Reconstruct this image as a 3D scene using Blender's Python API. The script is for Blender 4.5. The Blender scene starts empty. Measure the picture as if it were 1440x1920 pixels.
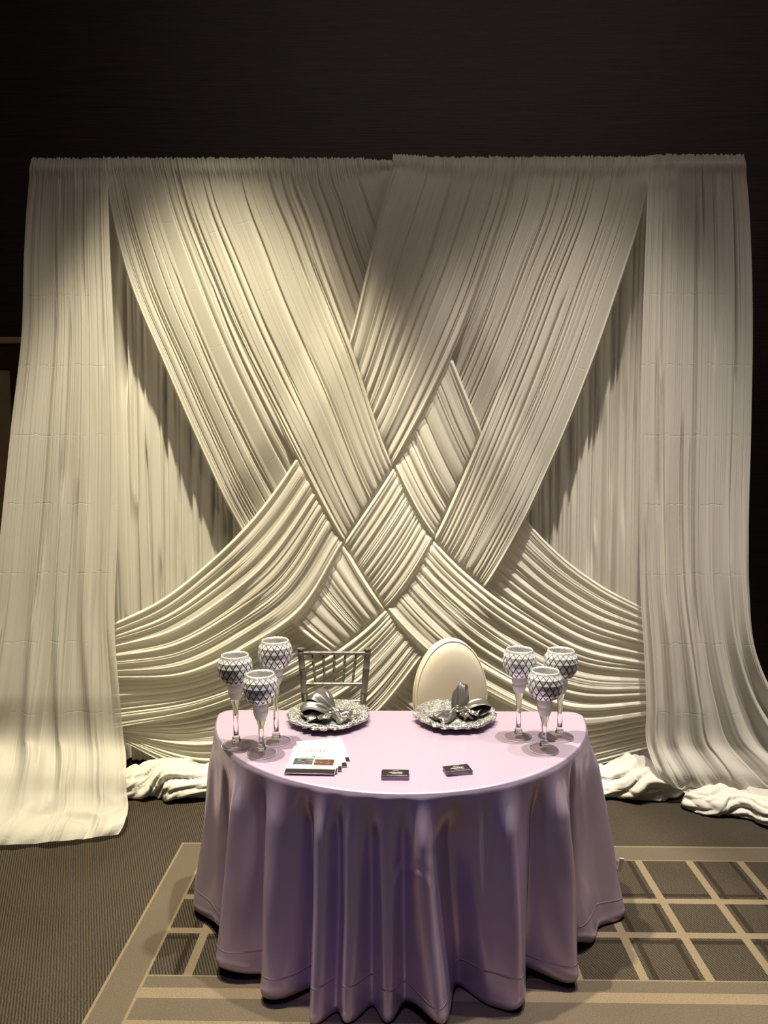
import bpy, bmesh, math, random
import numpy as np
from mathutils import Vector, Matrix

# ------------------------------------------------------------------ camera, light, exposure
SC = bpy.context.scene
COL = SC.collection
F_PX, W_PX, H_PX = 1332.0, 1440, 1920
CAM_H, PITCH, YAW = 1.80, math.atan(98 / 1332.0), math.atan(20 / 1332.0)

cam = bpy.data.cameras.new('camera')
cam.sensor_fit = 'VERTICAL'
cam.sensor_height = 36.0
cam.lens = F_PX / H_PX * 36.0
cam.clip_start = 0.05
cam_o = bpy.data.objects.new('camera', cam)
COL.objects.link(cam_o)
cam_o.location = (0, 0, CAM_H)
cam_o.rotation_euler = (math.pi / 2 - PITCH, 0, YAW)
SC.camera = cam_o

SC.view_settings.view_transform = 'Standard'
SC.view_settings.look = 'None'
SC.view_settings.gamma = 1.0
SC.view_settings.use_curve_mapping = False
SC.view_settings.exposure = 0.0

w = bpy.data.worlds.new('world')
SC.world = w
w.use_nodes = True
w.node_tree.nodes['Background'].inputs[0].default_value = (1.0, 0.85, 0.7, 1)
w.node_tree.nodes['Background'].inputs[1].default_value = 0.01


def spot(name, loc, target, energy, color, angle, blend, radius=0.04):
    l = bpy.data.lights.new(name, 'SPOT')
    l.energy = energy
    l.color = color
    l.spot_size = math.radians(angle)
    l.spot_blend = blend
    l.shadow_soft_size = radius
    o = bpy.data.objects.new(name, l)
    COL.objects.link(o)
    o.location = loc
    o.rotation_euler = (Vector(target) - Vector(loc)).to_track_quat('-Z', 'Y').to_euler()
    return o


WARM = (1.0, 0.885, 0.63)
LZ = 6.6
spot('ceiling_downlight', (-0.93, 2.66, LZ), (-0.93, 2.68, 0), 3250, WARM, 43, 0.28, 0.06)
spot('ceiling_downlight', (0.88, 2.63, LZ), (0.88, 2.65, 0), 2300, (1.0, 0.90, 0.76), 43, 0.5, 0.06)
spot('ceiling_downlight', (-2.0, 2.53, LZ), (-1.98, 2.55, 0), 950, WARM, 43, 0.5, 0.05)
spot('ceiling_downlight', (2.05, 2.50, LZ), (2.05, 2.52, 0), 1350, (1.0, 0.90, 0.79), 46, 0.8, 0.05)
spot('violet_stage_spot', (-0.35, -0.4, LZ), (-0.02, 2.25, 0.25), 680, (0.56, 0.42, 1.0), 14, 0.9, 0.10)
fill = bpy.data.lights.new('fill_light', 'AREA')  # added soft overhead fill to lift the shadows, no actual fixture
fill.energy = 66
fill.color = (1.0, 0.84, 0.74)
fill.shape = 'RECTANGLE'
fill.size, fill.size_y = 5.5, 1.2
fill_o = bpy.data.objects.new('fill_light', fill)
COL.objects.link(fill_o)
fill_o.location = (0.9, 1.5, LZ - .1)

# ------------------------------------------------------------------ helpers
RX = Matrix.Rotation(YAW, 3, 'Z') @ Matrix.Rotation(math.pi / 2 - PITCH, 3, 'X')
RXN = np.array(RX)


def ray(px, py):
    return RXN @ np.array([(px - 720) / F_PX, -(py - 960) / F_PX, -1.0])


def at(px, py, Y):
    d = ray(px, py)
    k = Y / d[1]
    return np.array([d[0] * k, Y, CAM_H + d[2] * k])


def atz(px, py, z):
    d = ray(px, py)
    k = (z - CAM_H) / d[2]
    return np.array([d[0] * k, d[1] * k, z])


def sstep(a, b, x):
    t = np.clip((x - a) / (b - a), 0, 1)
    return t * t * (3 - 2 * t)


_TAB = np.random.RandomState(7).rand(256, 256)


def vn(x, y, seed=0):
    """smooth value noise in -1..1"""
    x = np.asarray(x, float) + seed * 17.13
    y = np.asarray(y, float) + seed * 5.71
    xi, yi = np.floor(x).astype(int), np.floor(y).astype(int)
    fx, fy = x - xi, y - yi
    fx, fy = fx * fx * (3 - 2 * fx), fy * fy * (3 - 2 * fy)
    a = _TAB[xi % 256, yi % 256]
    b = _TAB[(xi + 1) % 256, yi % 256]
    c = _TAB[xi % 256, (yi + 1) % 256]
    d = _TAB[(xi + 1) % 256, (yi + 1) % 256]
    return 2 * ((a * (1 - fx) + b * fx) * (1 - fy) + (c * (1 - fx) + d * fx) * fy) - 1


def tag(o, label=None, cat=None, group=None, kind=None):
    if label: o['label'] = label
    if cat: o['category'] = cat
    if group: o['group'] = group
    if kind: o['kind'] = kind
    return o


def link(name, mesh, mats, parent=None):
    o = bpy.data.objects.new(name, mesh)
    COL.objects.link(o)
    for m in (mats if isinstance(mats, (list, tuple)) else [mats]):
        mesh.materials.append(m)
    if parent is not None:
        o.parent = parent
    return o


def empty(name, loc, rz=0):
    o = bpy.data.objects.new(name, None)
    o.empty_display_size = 0.1
    COL.objects.link(o)
    o.location = loc
    o.rotation_euler = (0, 0, rz)
    return o


def grid_obj(name, P, mats, parent=None, uv=None, wrap=False, smooth=True, flip=False):
    """P: (n, m, 3) grid of points -> quads. wrap closes the m direction."""
    n, m = P.shape[:2]
    idx = np.arange(n * m).reshape(n, m)
    if wrap:
        nx = np.roll(idx, -1, axis=1)
        a, b, c, d = idx[:-1], nx[:-1], nx[1:], idx[1:]
    else:
        a, b, c, d = idx[:-1, :-1], idx[:-1, 1:], idx[1:, 1:], idx[1:, :-1]
    q = np.stack([a, b, c, d] if not flip else [a, d, c, b], axis=-1).reshape(-1, 4)
    me = bpy.data.meshes.new(name)
    me.vertices.add(n * m)
    me.vertices.foreach_set('co', P.reshape(-1).astype(np.float32))
    me.loops.add(q.size)
    me.loops.foreach_set('vertex_index', q.reshape(-1).astype(np.int32))
    me.polygons.add(len(q))
    me.polygons.foreach_set('loop_start', (np.arange(len(q)) * 4).astype(np.int32))
    me.update(calc_edges=True)
    if smooth:
        me.polygons.foreach_set('use_smooth', np.ones(len(q), bool))
    if uv is not None:
        lay = me.uv_layers.new(name='UVMap')
        lay.data.foreach_set('uv', uv.reshape(-1, 2)[q.reshape(-1)].reshape(-1).astype(np.float32))
    me.validate()
    return link(name, me, mats, parent)


def bm_obj(name, bm, mats, parent=None, smooth=False, angle=None):
    me = bpy.data.meshes.new(name)
    bmesh.ops.recalc_face_normals(bm, faces=bm.faces[:])
    bm.to_mesh(me)
    bm.free()
    if smooth:
        me.polygons.foreach_set('use_smooth', np.ones(len(me.polygons), bool))
        if angle is not None:
            me.set_sharp_from_angle(angle=math.radians(angle))
    return link(name, me, mats, parent)


def add_box(bm, x0, x1, y0, y1, z0, z1, bevel=0.0):
    r = bmesh.ops.create_cube(bm, size=1.0)
    for v in r['verts']:
        v.co = Vector((x0 + (v.co.x + .5) * (x1 - x0), y0 + (v.co.y + .5) * (y1 - y0), z0 + (v.co.z + .5) * (z1 - z0)))
    if bevel:
        es = set(e for v in r['verts'] for e in v.link_edges)
        bmesh.ops.bevel(bm, geom=list(es), offset=bevel, segments=2, affect='EDGES', profile=0.6)


def box_obj(name, b, mats, parent=None, bevel=0.0):
    bm = bmesh.new()
    add_box(bm, *b, bevel)
    return bm_obj(name, bm, mats, parent)


def add_lathe(bm, prof, seg=24, mat=None, cap=True):
    """prof: list of (r, z) revolved about local z; mat maps into place"""
    rings = []
    for r, z in prof:
        ring = []
        for k in range(seg):
            a = 2 * math.pi * k / seg
            v = Vector((r * math.cos(a), r * math.sin(a), z))
            if mat is not None: v = mat @ v
            ring.append(bm.verts.new(v))
        rings.append(ring)
    for A, B in zip(rings[:-1], rings[1:]):
        for k in range(seg):
            bm.faces.new((A[k], A[(k + 1) % seg], B[(k + 1) % seg], B[k]))
    if cap:
        bm.faces.new(list(reversed(rings[0])))
        bm.faces.new(rings[-1])


def between(p, q):
    p, q = Vector(p), Vector(q)
    d = q - p
    return Matrix.Translation(p) @ d.to_track_quat('Z', 'Y').to_matrix().to_4x4(), d.length


def tube_bm(bm, pts, r, seg=10, closed=False):
    pts = [Vector(p) for p in pts]
    rings = []
    n = len(pts)
    for i, p in enumerate(pts):
        a = pts[(i - 1) % n] if (closed or i > 0) else p
        b = pts[(i + 1) % n] if (closed or i < n - 1) else p
        q = (b - a).to_track_quat('Z', 'Y')
        rr = r[i] if isinstance(r, (list, tuple)) else r
        rings.append([bm.verts.new(p + q @ Vector((rr * math.cos(2 * math.pi * k / seg), rr * math.sin(2 * math.pi * k / seg), 0))) for k in range(seg)])
    m = n if closed else n - 1
    for i in range(m):
        A, B = rings[i], rings[(i + 1) % n]
        # match ring rotation
        off = min(range(seg), key=lambda s: (A[0].co - B[s].co).length)
        for k in range(seg):
            bm.faces.new((A[k], A[(k + 1) % seg], B[(k + 1 + off) % seg], B[(k + off) % seg]))
    if not closed:
        bm.faces.new(rings[0]); bm.faces.new(rings[-1])


def catmull(P, t):
    """P (n,k) control points, t in 0..n-1"""
    P = np.asarray(P, float)
    n = len(P)
    i = np.clip(np.floor(t).astype(int), 0, n - 2)
    f = (t - i)[:, None]
    h = np.linalg.norm(np.diff(P, axis=0), axis=1)[:, None] + 1e-9
    d = np.diff(P, axis=0) / h
    m = np.vstack([d[:1], (h[1:] * d[:-1] + h[:-1] * d[1:]) / (h[1:] + h[:-1]), d[-1:]])
    p1, p2 = P[i], P[i + 1]
    m1, m2 = m[i] * h[i], m[i + 1] * h[i]
    f2, f3 = f * f, f ** 3
    return (2 * f3 - 3 * f2 + 1) * p1 + (f3 - 2 * f2 + f) * m1 + (-2 * f3 + 3 * f2) * p2 + (f3 - f2) * m2


# ------------------------------------------------------------------ materials
def mat(name):
    m = bpy.data.materials.new(name)
    m.use_nodes = True
    nt = m.node_tree
    for n in list(nt.nodes): nt.nodes.remove(n)
    out = nt.nodes.new('ShaderNodeOutputMaterial')
    return m, nt, out


def N(nt, kind, **kw):
    n = nt.nodes.new(kind)
    for k, v in kw.items():
        if k in n.inputs: n.inputs[k].default_value = v
        else: setattr(n, k, v)
    return n


def pbr(name, col, rough=0.5, metal=0.0, noise=None, bump=None, **kw):
    """noise=(scale, amount) colour variation; bump=(scale, strength, distance)"""
    m, nt, out = mat(name)
    b = N(nt, 'ShaderNodeBsdfPrincipled', Roughness=rough, Metallic=metal)
    b.inputs['Base Color'].default_value = (*col, 1)
    for k, v in kw.items():
        b.inputs[k.replace('_', ' ')].default_value = v
    tc = N(nt, 'ShaderNodeTexCoord')
    if noise:
        nz = N(nt, 'ShaderNodeTexNoise', Scale=noise[0], Detail=4.0)
        nt.links.new(tc.outputs['Object'], nz.inputs['Vector'])
        mx = N(nt, 'ShaderNodeMix', data_type='RGBA')
        mx.inputs[6].default_value = (*[c * (1 - noise[1]) for c in col], 1)
        mx.inputs[7].default_value = (*[min(1, c * (1 + noise[1])) for c in col], 1)
        nt.links.new(nz.outputs['Fac'], mx.inputs[0])
        nt.links.new(mx.outputs[2], b.inputs['Base Color'])
    if bump:
        nb = N(nt, 'ShaderNodeTexNoise', Scale=bump[0], Detail=3.0)
        nt.links.new(tc.outputs['Object'], nb.inputs['Vector'])
        bp = N(nt, 'ShaderNodeBump', Strength=bump[1], Distance=bump[2])
        nt.links.new(nb.outputs['Fac'], bp.inputs['Height'])
        nt.links.new(bp.outputs['Normal'], b.inputs['Normal'])
    nt.links.new(b.outputs[0], out.inputs[0])
    return m


def chiffon(name, col, transp, transl=0.3, creases=True, streak=80.0, wrinkle=0.0):
    """sheer pleated cloth; uv in metres (u across, v down the cloth)"""
    m, nt, out = mat(name)
    L = nt.links.new
    uv = N(nt, 'ShaderNodeUVMap', uv_map='UVMap')
    mp = N(nt, 'ShaderNodeMapping')
    mp.inputs['Scale'].default_value = (streak, 2.0, 1)
    L(uv.outputs[0], mp.inputs[0])
    nz = N(nt, 'ShaderNodeTexNoise', Scale=1.0, Detail=2.0)
    L(mp.outputs[0], nz.inputs['Vector'])
    height = nz.outputs['Fac']
    if creases:
        sp = N(nt, 'ShaderNodeSeparateXYZ')
        L(uv.outputs[0], sp.inputs[0])
        # crease wobble and gaps
        mp2 = N(nt, 'ShaderNodeMapping'); mp2.inputs['Scale'].default_value = (14, 3, 1)
        L(uv.outputs[0], mp2.inputs[0])
        n2 = N(nt, 'ShaderNodeTexNoise', Scale=1.0, Detail=1.0)
        L(mp2.outputs[0], n2.inputs['Vector'])
        wob = N(nt, 'ShaderNodeMath', operation='MULTIPLY_ADD')
        L(n2.outputs['Fac'], wob.inputs[0]); wob.inputs[1].default_value = 0.05
        L(sp.outputs['Y'], wob.inputs[2])
        dv = N(nt, 'ShaderNodeMath', operation='DIVIDE'); L(wob.outputs[0], dv.inputs[0]); dv.inputs[1].default_value = 0.372
        fr = N(nt, 'ShaderNodeMath', operation='FRACT'); L(dv.outputs[0], fr.inputs[0])
        pp = N(nt, 'ShaderNodeMath', operation='PINGPONG'); L(fr.outputs[0], pp.inputs[0]); pp.inputs[1].default_value = 0.5
        lt = N(nt, 'ShaderNodeMapRange'); L(pp.outputs[0], lt.inputs[0])
        lt.inputs[1].default_value = 0.0; lt.inputs[2].default_value = 0.010; lt.inputs[3].default_value = 1.0; lt.inputs[4].default_value = 0.0
        gp = N(nt, 'ShaderNodeMath', operation='GREATER_THAN'); L(n2.outputs['Fac'], gp.inputs[0]); gp.inputs[1].default_value = 0.47
        mu = N(nt, 'ShaderNodeMath', operation='MULTIPLY'); L(lt.outputs[0], mu.inputs[0]); L(gp.outputs[0], mu.inputs[1])
        ad = N(nt, 'ShaderNodeMath', operation='MULTIPLY_ADD'); L(mu.outputs[0], ad.inputs[0]); ad.inputs[1].default_value = 0.9
        L(nz.outputs['Fac'], ad.inputs[2])
        height = ad.outputs[0]
    if wrinkle:
        mp3 = N(nt, 'ShaderNodeMapping'); mp3.inputs['Scale'].default_value = (9, 5, 1)
        L(uv.outputs[0], mp3.inputs[0])
        n3 = N(nt, 'ShaderNodeTexNoise', Scale=1.0, Detail=3.0, Distortion=1.2)
        L(mp3.outputs[0], n3.inputs['Vector'])
        a3 = N(nt, 'ShaderNodeMath', operation='MULTIPLY_ADD'); L(n3.outputs['Fac'], a3.inputs[0]); a3.inputs[1].default_value = wrinkle
        L(height, a3.inputs[2])
        height = a3.outputs[0]
    bp = N(nt, 'ShaderNodeBump', Strength=0.22, Distance=0.003)
    L(height, bp.inputs['Height'])
    df = N(nt, 'ShaderNodeBsdfDiffuse'); df.inputs[0].default_value = (*col, 1)
    tl = N(nt, 'ShaderNodeBsdfTranslucent'); tl.inputs[0].default_value = (*[c * 0.97 for c in col], 1)
    L(bp.outputs[0], df.inputs['Normal']); L(bp.outputs[0], tl.inputs['Normal'])
    m1 = N(nt, 'ShaderNodeMixShader', Fac=transl)
    L(df.outputs[0], m1.inputs[1]); L(tl.outputs[0], m1.inputs[2])
    tr = N(nt, 'ShaderNodeBsdfTransparent')
    m2 = N(nt, 'ShaderNodeMixShader', Fac=transp)
    L(m1.outputs[0], m2.inputs[1]); L(tr.outputs[0], m2.inputs[2])
    L(m2.outputs[0], out.inputs[0])
    return m


IVORY = (0.80, 0.775, 0.69)
M_BAND = chiffon('ivory_chiffon', IVORY, 0.02, 0.42, creases=True)
M_SIDE = chiffon('sheer_ivory_chiffon', (0.69, 0.665, 0.60), 0.20, 0.34, creases=True, streak=90)
M_BACK = chiffon('ivory_backing_cloth', (0.70, 0.675, 0.60), 0.0, 0.15, creases=False, streak=120)
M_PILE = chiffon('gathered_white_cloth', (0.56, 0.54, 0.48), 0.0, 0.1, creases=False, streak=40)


def satin():
    m, nt, out = mat('lavender_satin')
    L = nt.links.new
    b = N(nt, 'ShaderNodeBsdfPrincipled', Roughness=0.28, Metallic=0.5)
    b.inputs['Base Color'].default_value = (0.425, 0.345, 0.462, 1)
    b.inputs['Specular IOR Level'].default_value = 0.5
    b.inputs['Specular Tint'].default_value = (0.93, 0.85, 1.0, 1)
    uv = N(nt, 'ShaderNodeUVMap', uv_map='UVMap')
    sp = N(nt, 'ShaderNodeSeparateXYZ'); L(uv.outputs[0], sp.inputs[0])
    # stitched hem line 11 cm above the edge of the cloth: v = 0 there
    mr = N(nt, 'ShaderNodeMath', operation='ABSOLUTE'); L(sp.outputs['Y'], mr.inputs[0])
    ml = N(nt, 'ShaderNodeMapRange'); L(mr.outputs[0], ml.inputs[0])
    ml.inputs[1].default_value = 0.0; ml.inputs[2].default_value = 0.004; ml.inputs[3].default_value = 1; ml.inputs[4].default_value = 0
    mp = N(nt, 'ShaderNodeMapping'); mp.inputs['Scale'].default_value = (22, 7, 1); L(uv.outputs[0], mp.inputs[0])
    nz = N(nt, 'ShaderNodeTexNoise', Scale=1.0, Detail=2.0); L(mp.outputs[0], nz.inputs['Vector'])
    ad = N(nt, 'ShaderNodeMath', operation='MULTIPLY_ADD'); L(nz.outputs['Fac'], ad.inputs[0]); ad.inputs[1].default_value = 0.7
    L(ml.outputs[0], ad.inputs[2])
    bp = N(nt, 'ShaderNodeBump', Strength=0.5, Distance=0.003); L(ad.outputs[0], bp.inputs['Height'])
    L(bp.outputs[0], b.inputs['Normal'])
    L(b.outputs[0], out.inputs[0])
    return m


M_SATIN = satin()


def wallcover():
    m, nt, out = mat('dark_grasscloth')
    L = nt.links.new
    tc = N(nt, 'ShaderNodeTexCoord')
    mp = N(nt, 'ShaderNodeMapping'); mp.inputs['Scale'].default_value = (3.0, 3.0, 130); L(tc.outputs['Object'], mp.inputs[0])
    nz = N(nt, 'ShaderNodeTexNoise', Scale=1.0, Detail=3.0, Roughness=0.7); L(mp.outputs[0], nz.inputs['Vector'])
    cr = N(nt, 'ShaderNodeValToRGB'); L(nz.outputs['Fac'], cr.inputs[0])
    cr.color_ramp.elements[0].position = 0.32; cr.color_ramp.elements[0].color = (0.005, 0.003, 0.003, 1)
    cr.color_ramp.elements[1].position = 0.70; cr.color_ramp.elements[1].color = (0.027, 0.0145, 0.0135, 1)
    b = N(nt, 'ShaderNodeBsdfPrincipled', Roughness=0.6); L(cr.outputs[0], b.inputs['Base Color'])
    bp = N(nt, 'ShaderNodeBump', Strength=0.6, Distance=0.003); L(nz.outputs['Fac'], bp.inputs['Height']); L(bp.outputs[0], b.inputs['Normal'])
    L(b.outputs[0], out.inputs[0])
    return m


def carpet(name, c0, c1, rib=True):
    m, nt, out = mat(name)
    L = nt.links.new
    tc = N(nt, 'ShaderNodeTexCoord')
    b = N(nt, 'ShaderNodeBsdfPrincipled', Roughness=0.95)
    b.inputs['Specular IOR Level'].default_value = 0.1
    n1 = N(nt, 'ShaderNodeTexNoise', Scale=260.0, Detail=2.0); L(tc.outputs['Object'], n1.inputs['Vector'])
    fac = n1.outputs['Fac']
    n3 = N(nt, 'ShaderNodeTexNoise', Scale=2.2, Detail=2.0); L(tc.outputs['Object'], n3.inputs['Vector'])
    if rib:
        mp = N(nt, 'ShaderNodeMapping'); mp.inputs['Rotation'].default_value = (0, 0, math.radians(-24))
        L(tc.outputs['Object'], mp.inputs[0])
        wv = N(nt, 'ShaderNodeTexWave', Scale=32.0, Distortion=1.5, Detail=1.0); wv.inputs['Detail Scale'].default_value = 3.0
        L(mp.outputs[0], wv.inputs['Vector'])
        a = N(nt, 'ShaderNodeMath', operation='MULTIPLY_ADD'); L(wv.outputs['Fac'], a.inputs[0]); a.inputs[1].default_value = 0.5
        s = N(nt, 'ShaderNodeMath', operation='MULTIPLY'); L(n1.outputs['Fac'], s.inputs[0]); s.inputs[1].default_value = 0.55
        L(s.outputs[0], a.inputs[2])
        fac = a.outputs[0]
    a2 = N(nt, 'ShaderNodeMath', operation='MULTIPLY_ADD'); L(n3.outputs['Fac'], a2.inputs[0]); a2.inputs[1].default_value = 0.3
    L(fac, a2.inputs[2])
    cr = N(nt, 'ShaderNodeValToRGB'); L(a2.outputs[0], cr.inputs[0])
    cr.color_ramp.elements[0].position = 0.35; cr.color_ramp.elements[0].color = (*c0, 1)
    cr.color_ramp.elements[1].position = 0.95; cr.color_ramp.elements[1].color = (*c1, 1)
    L(cr.outputs[0], b.inputs['Base Color'])
    bp = N(nt, 'ShaderNodeBump', Strength=0.7, Distance=0.004); L(fac, bp.inputs['Height']); L(bp.outputs[0], b.inputs['Normal'])
    L(b.outputs[0], out.inputs[0])
    return m


M_WALL = wallcover()
M_CARPET = carpet('brown_ribbed_carpet', (0.011, 0.0088, 0.0062), (0.054, 0.044, 0.032))
M_CPDARK = carpet('dark_carpet_stripe', (0.007, 0.005, 0.0035), (0.028, 0.021, 0.014))
M_CPTAN = carpet('tan_carpet_stripe', (0.082, 0.065, 0.043), (0.18, 0.145, 0.097), rib=False)
M_CPBAND = carpet('taupe_carpet_band', (0.048, 0.039, 0.028), (0.10, 0.081, 0.058), rib=False)
M_CEIL = pbr('dark_ceiling', (0.10, 0.09, 0.08), 0.9, noise=(3, 0.1))
M_PANEL = pbr('brown_door_panel', (0.34, 0.25, 0.16), 0.45, noise=(6, 0.25))
M_TRIM = pbr('dark_wood_trim', (0.045, 0.028, 0.018), 0.4, noise=(12, 0.25))
M_STEEL = pbr('brushed_steel', (0.55, 0.55, 0.55), 0.35, 1.0, noise=(30, 0.1))
M_MATTE = pbr('matte_grey_pipe', (0.30, 0.29, 0.27), 0.9, noise=(30, 0.1), Specular_IOR_Level=0.1)
M_BRASS = pbr('door_handle_metal', (0.45, 0.40, 0.30), 0.3, 1.0, noise=(30, 0.1))
M_PEWTER = pbr('pewter_lacquer', (0.145, 0.135, 0.118), 0.30, 0.55, noise=(40, 0.12))
M_CREAM = pbr('cream_leather', (0.54, 0.49, 0.40), 0.42, noise=(5, 0.04), bump=(240, 0.12, 0.001))
M_CREAMP = pbr('cream_piping', (0.72, 0.65, 0.52), 0.4, noise=(5, 0.04))
M_CUSHION = pbr('ivory_cushion_fabric', (0.70, 0.66, 0.58), 0.8, noise=(60, 0.06), bump=(300, 0.2, 0.001))
M_PLY = pbr('birch_plywood', (0.45, 0.32, 0.18), 0.5, noise=(9, 0.2))
M_GLASS = pbr('clear_glass', (1, 1, 1), 0.02, Transmission_Weight=1.0, IOR=1.45)


def thin_glass():
    m, nt, out = mat('thin_foot_glass')
    tr = N(nt, 'ShaderNodeBsdfTransparent'); tr.inputs[0].default_value = (.93, .92, .92, 1)
    gl = N(nt, 'ShaderNodeBsdfGlossy', Roughness=.04)
    nz = N(nt, 'ShaderNodeTexNoise', Scale=30.0)
    mm = N(nt, 'ShaderNodeMath', operation='MULTIPLY_ADD')
    nt.links.new(nz.outputs['Fac'], mm.inputs[0]); mm.inputs[1].default_value = .05; mm.inputs[2].default_value = .05
    mx = N(nt, 'ShaderNodeMixShader')
    nt.links.new(mm.outputs[0], mx.inputs[0]); nt.links.new(tr.outputs[0], mx.inputs[1]); nt.links.new(gl.outputs[0], mx.inputs[2])
    nt.links.new(mx.outputs[0], out.inputs[0])
    return m


M_FOOT = thin_glass()
M_FROST = pbr('frosted_glass', (0.80, 0.79, 0.82), 0.5, Transmission_Weight=0.55, IOR=1.4, noise=(40, 0.04))
M_TILE = pbr('silver_mosaic_glass', (0.62, 0.63, 0.66), 0.30, 0.30, noise=(90, 0.16), bump=(160, 0.25, 0.002))
M_GROUT = pbr('dark_mosaic_joint', (0.075, 0.070, 0.078), 0.5, 0.2, noise=(80, 0.2))
M_CRACKLE = pbr('crackle_glass', (0.78, 0.77, 0.78), 0.15, 0.25, noise=(260, 0.35), bump=(300, 1.0, 0.004), Transmission_Weight=0.35)
M_CHARGER = pbr('antique_silver', (0.36, 0.36, 0.35), 0.24, 0.9, noise=(120, 0.95), bump=(120, 1.0, 0.014))
M_NAPKIN = pbr('pewter_satin', (0.095, 0.093, 0.089), 0.33, 0.55, noise=(30, 0.08), bump=(60, 0.15, 0.002), Specular_IOR_Level=0.4)
M_PAPER = pbr('white_paper', (0.62, 0.62, 0.57), 0.55, noise=(20, 0.02))
M_INK = pbr('black_print', (0.010, 0.008, 0.008), 0.6, noise=(60, 0.1), Specular_IOR_Level=0.12)
M_GREYINK = pbr('grey_script_print', (0.04, 0.038, 0.036), 0.5, noise=(60, 0.1))
M_BLACKCARD = pbr('black_card', (0.010, 0.007, 0.008), 0.55, noise=(60, 0.1), Specular_IOR_Level=0.15)
M_SILVERINK = pbr('silver_print', (0.62, 0.58, 0.60), 0.4, noise=(60, 0.1))
M_TAG = pbr('white_care_tag', (0.85, 0.84, 0.82), 0.6, noise=(40, 0.03))


def photo_print(name, cols, scale, stretch):
    m, nt, out = mat(name)
    L = nt.links.new
    tc = N(nt, 'ShaderNodeTexCoord')
    mp = N(nt, 'ShaderNodeMapping'); mp.inputs['Scale'].default_value = stretch; L(tc.outputs['Object'], mp.inputs[0])
    nz = N(nt, 'ShaderNodeTexNoise', Scale=scale, Detail=3.0); L(mp.outputs[0], nz.inputs['Vector'])
    cr = N(nt, 'ShaderNodeValToRGB'); L(nz.outputs['Fac'], cr.inputs[0])
    els = cr.color_ramp.elements
    els[0].position = 0.3; els[0].color = (*cols[0], 1)
    els[1].position = 0.75; els[1].color = (*cols[-1], 1)
    for i, c in enumerate(cols[1:-1]):
        e = els.new(0.3 + 0.45 * (i + 1) / (len(cols) - 1)); e.color = (*c, 1)
    b = N(nt, 'ShaderNodeBsdfPrincipled', Roughness=0.4); L(cr.outputs[0], b.inputs['Base Color'])
    L(b.outputs[0], out.inputs[0])
    return m


M_PHOTO1 = photo_print('printed_grey_photo', [(0.008, 0.009, 0.009), (0.03, 0.033, 0.033), (0.05, 0.053, 0.053), (0.28, 0.29, 0.29)], 70, (1, 2, 1))
M_PHOTO2 = photo_print('printed_warm_photo', [(0.010, 0.005, 0.004), (0.03, 0.016, 0.011), (0.09, 0.030, 0.018), (0.30, 0.21, 0.15)], 70, (1, 2, 1))

# ------------------------------------------------------------------ the room
RX0, RX1, RY0, RY1, RZ = -5.6, 5.6, -5.2, 4.75, 6.75


def room_box(name, b, m):
    o = box_obj(name, b, m)
    o['kind'] = 'structure'
    return o


# floor: one carpet, its woven pattern laid out as faces with their own yarn colours
def build_floor():
    xs, ys = {RX0, RX1}, {RY0, RY1}
    bands = []   # (x0,x1,y0,y1,material index), later ones win
    GX0, GX1 = -0.863, 4.6            # inside of the framed field
    GYT, GYB = 3.09, 2.352
    cols = [1.0965 + 0.2275 * k for k in range(-9, 16)]
    rows = [(2.797, +1), (2.587, -1)]
    for cx, k in zip(cols, range(-9, 16)):
        if cx < GX0 + 0.05: continue
        bands.append((cx - .016, cx + .016, GYB, GYT, 2))
        s = -1 if k % 2 == 0 else 1
        bands.append((cx + s * .043 - .010, cx + s * .043 + .010, GYB, GYT, 1))
    for cy, s in rows:
        bands.append((GX0, GX1, cy + s * .039 - .010, cy + s * .039 + .010, 1))
    for cx in cols:
        if cx < GX0 + 0.05: continue
        bands.append((cx - .016, cx + .016, GYB, GYT, 2))
    for cy, s in rows:
        bands.append((GX0, GX1, cy - .016, cy + .016, 2))
    bands.append((-1.0, GX1 + .14, GYT, GYT + .122, 3))        # far border
    bands.append((-1.0, GX0, RY0, GYT + .122, 3))              # side border
    bands.append((-1.0, -0.99, RY0, GYT + .122, 2))
    bands.append((GX0 - .01, GX0, RY0, GYT, 2))
    bands.append((-1.0, GX1 + .14, GYT + .113, GYT + .122, 2))
    bands.append((GX0, GX1, GYT, GYT + .006, 2))
    bands.append((GX0, GX1, 2.25, GYB, 3))                     # near border of several stripes
    bands.append((GX0, GX1, GYB - .006, GYB, 2))
    bands.append((GX0, GX1, 2.245, 2.292, 2))
    bands.append((GX0, GX1, 2.0, 2.245, 3))
    bands.append((GX0, GX1, 2.10, 2.15, 2))
    bands.append((GX0, GX1, RY0, 2.0, 0))
    for x0, x1, y0, y1, _ in bands:
        xs |= {x0, x1}; ys |= {y0, y1}
    xs, ys = sorted(xs), sorted(ys)
    xs = [x for i, x in enumerate(xs) if i == 0 or x - xs[i - 1] > 1e-6]
    ys = [y for i, y in enumerate(ys) if i == 0 or y - ys[i - 1] > 1e-6]
    X, Y = np.meshgrid(xs, ys)
    P = np.stack([X, Y, np.zeros_like(X)], -1)
    o = grid_obj('floor', P, [M_CARPET, M_CPDARK, M_CPTAN, M_CPBAND], smooth=False)
    cx = (np.array(xs)[1:] + np.array(xs)[:-1]) / 2
    cy = (np.array(ys)[1:] + np.array(ys)[:-1]) / 2
    CX, CY = np.meshgrid(cx, cy)
    mi = np.zeros(CX.shape, np.int32)
    for x0, x1, y0, y1, k in bands:
        mi[(CX > x0) & (CX < x1) & (CY > y0) & (CY < y1)] = k
    o.data.polygons.foreach_set('material_index', mi.reshape(-1))
    o['kind'] = 'structure'


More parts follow.
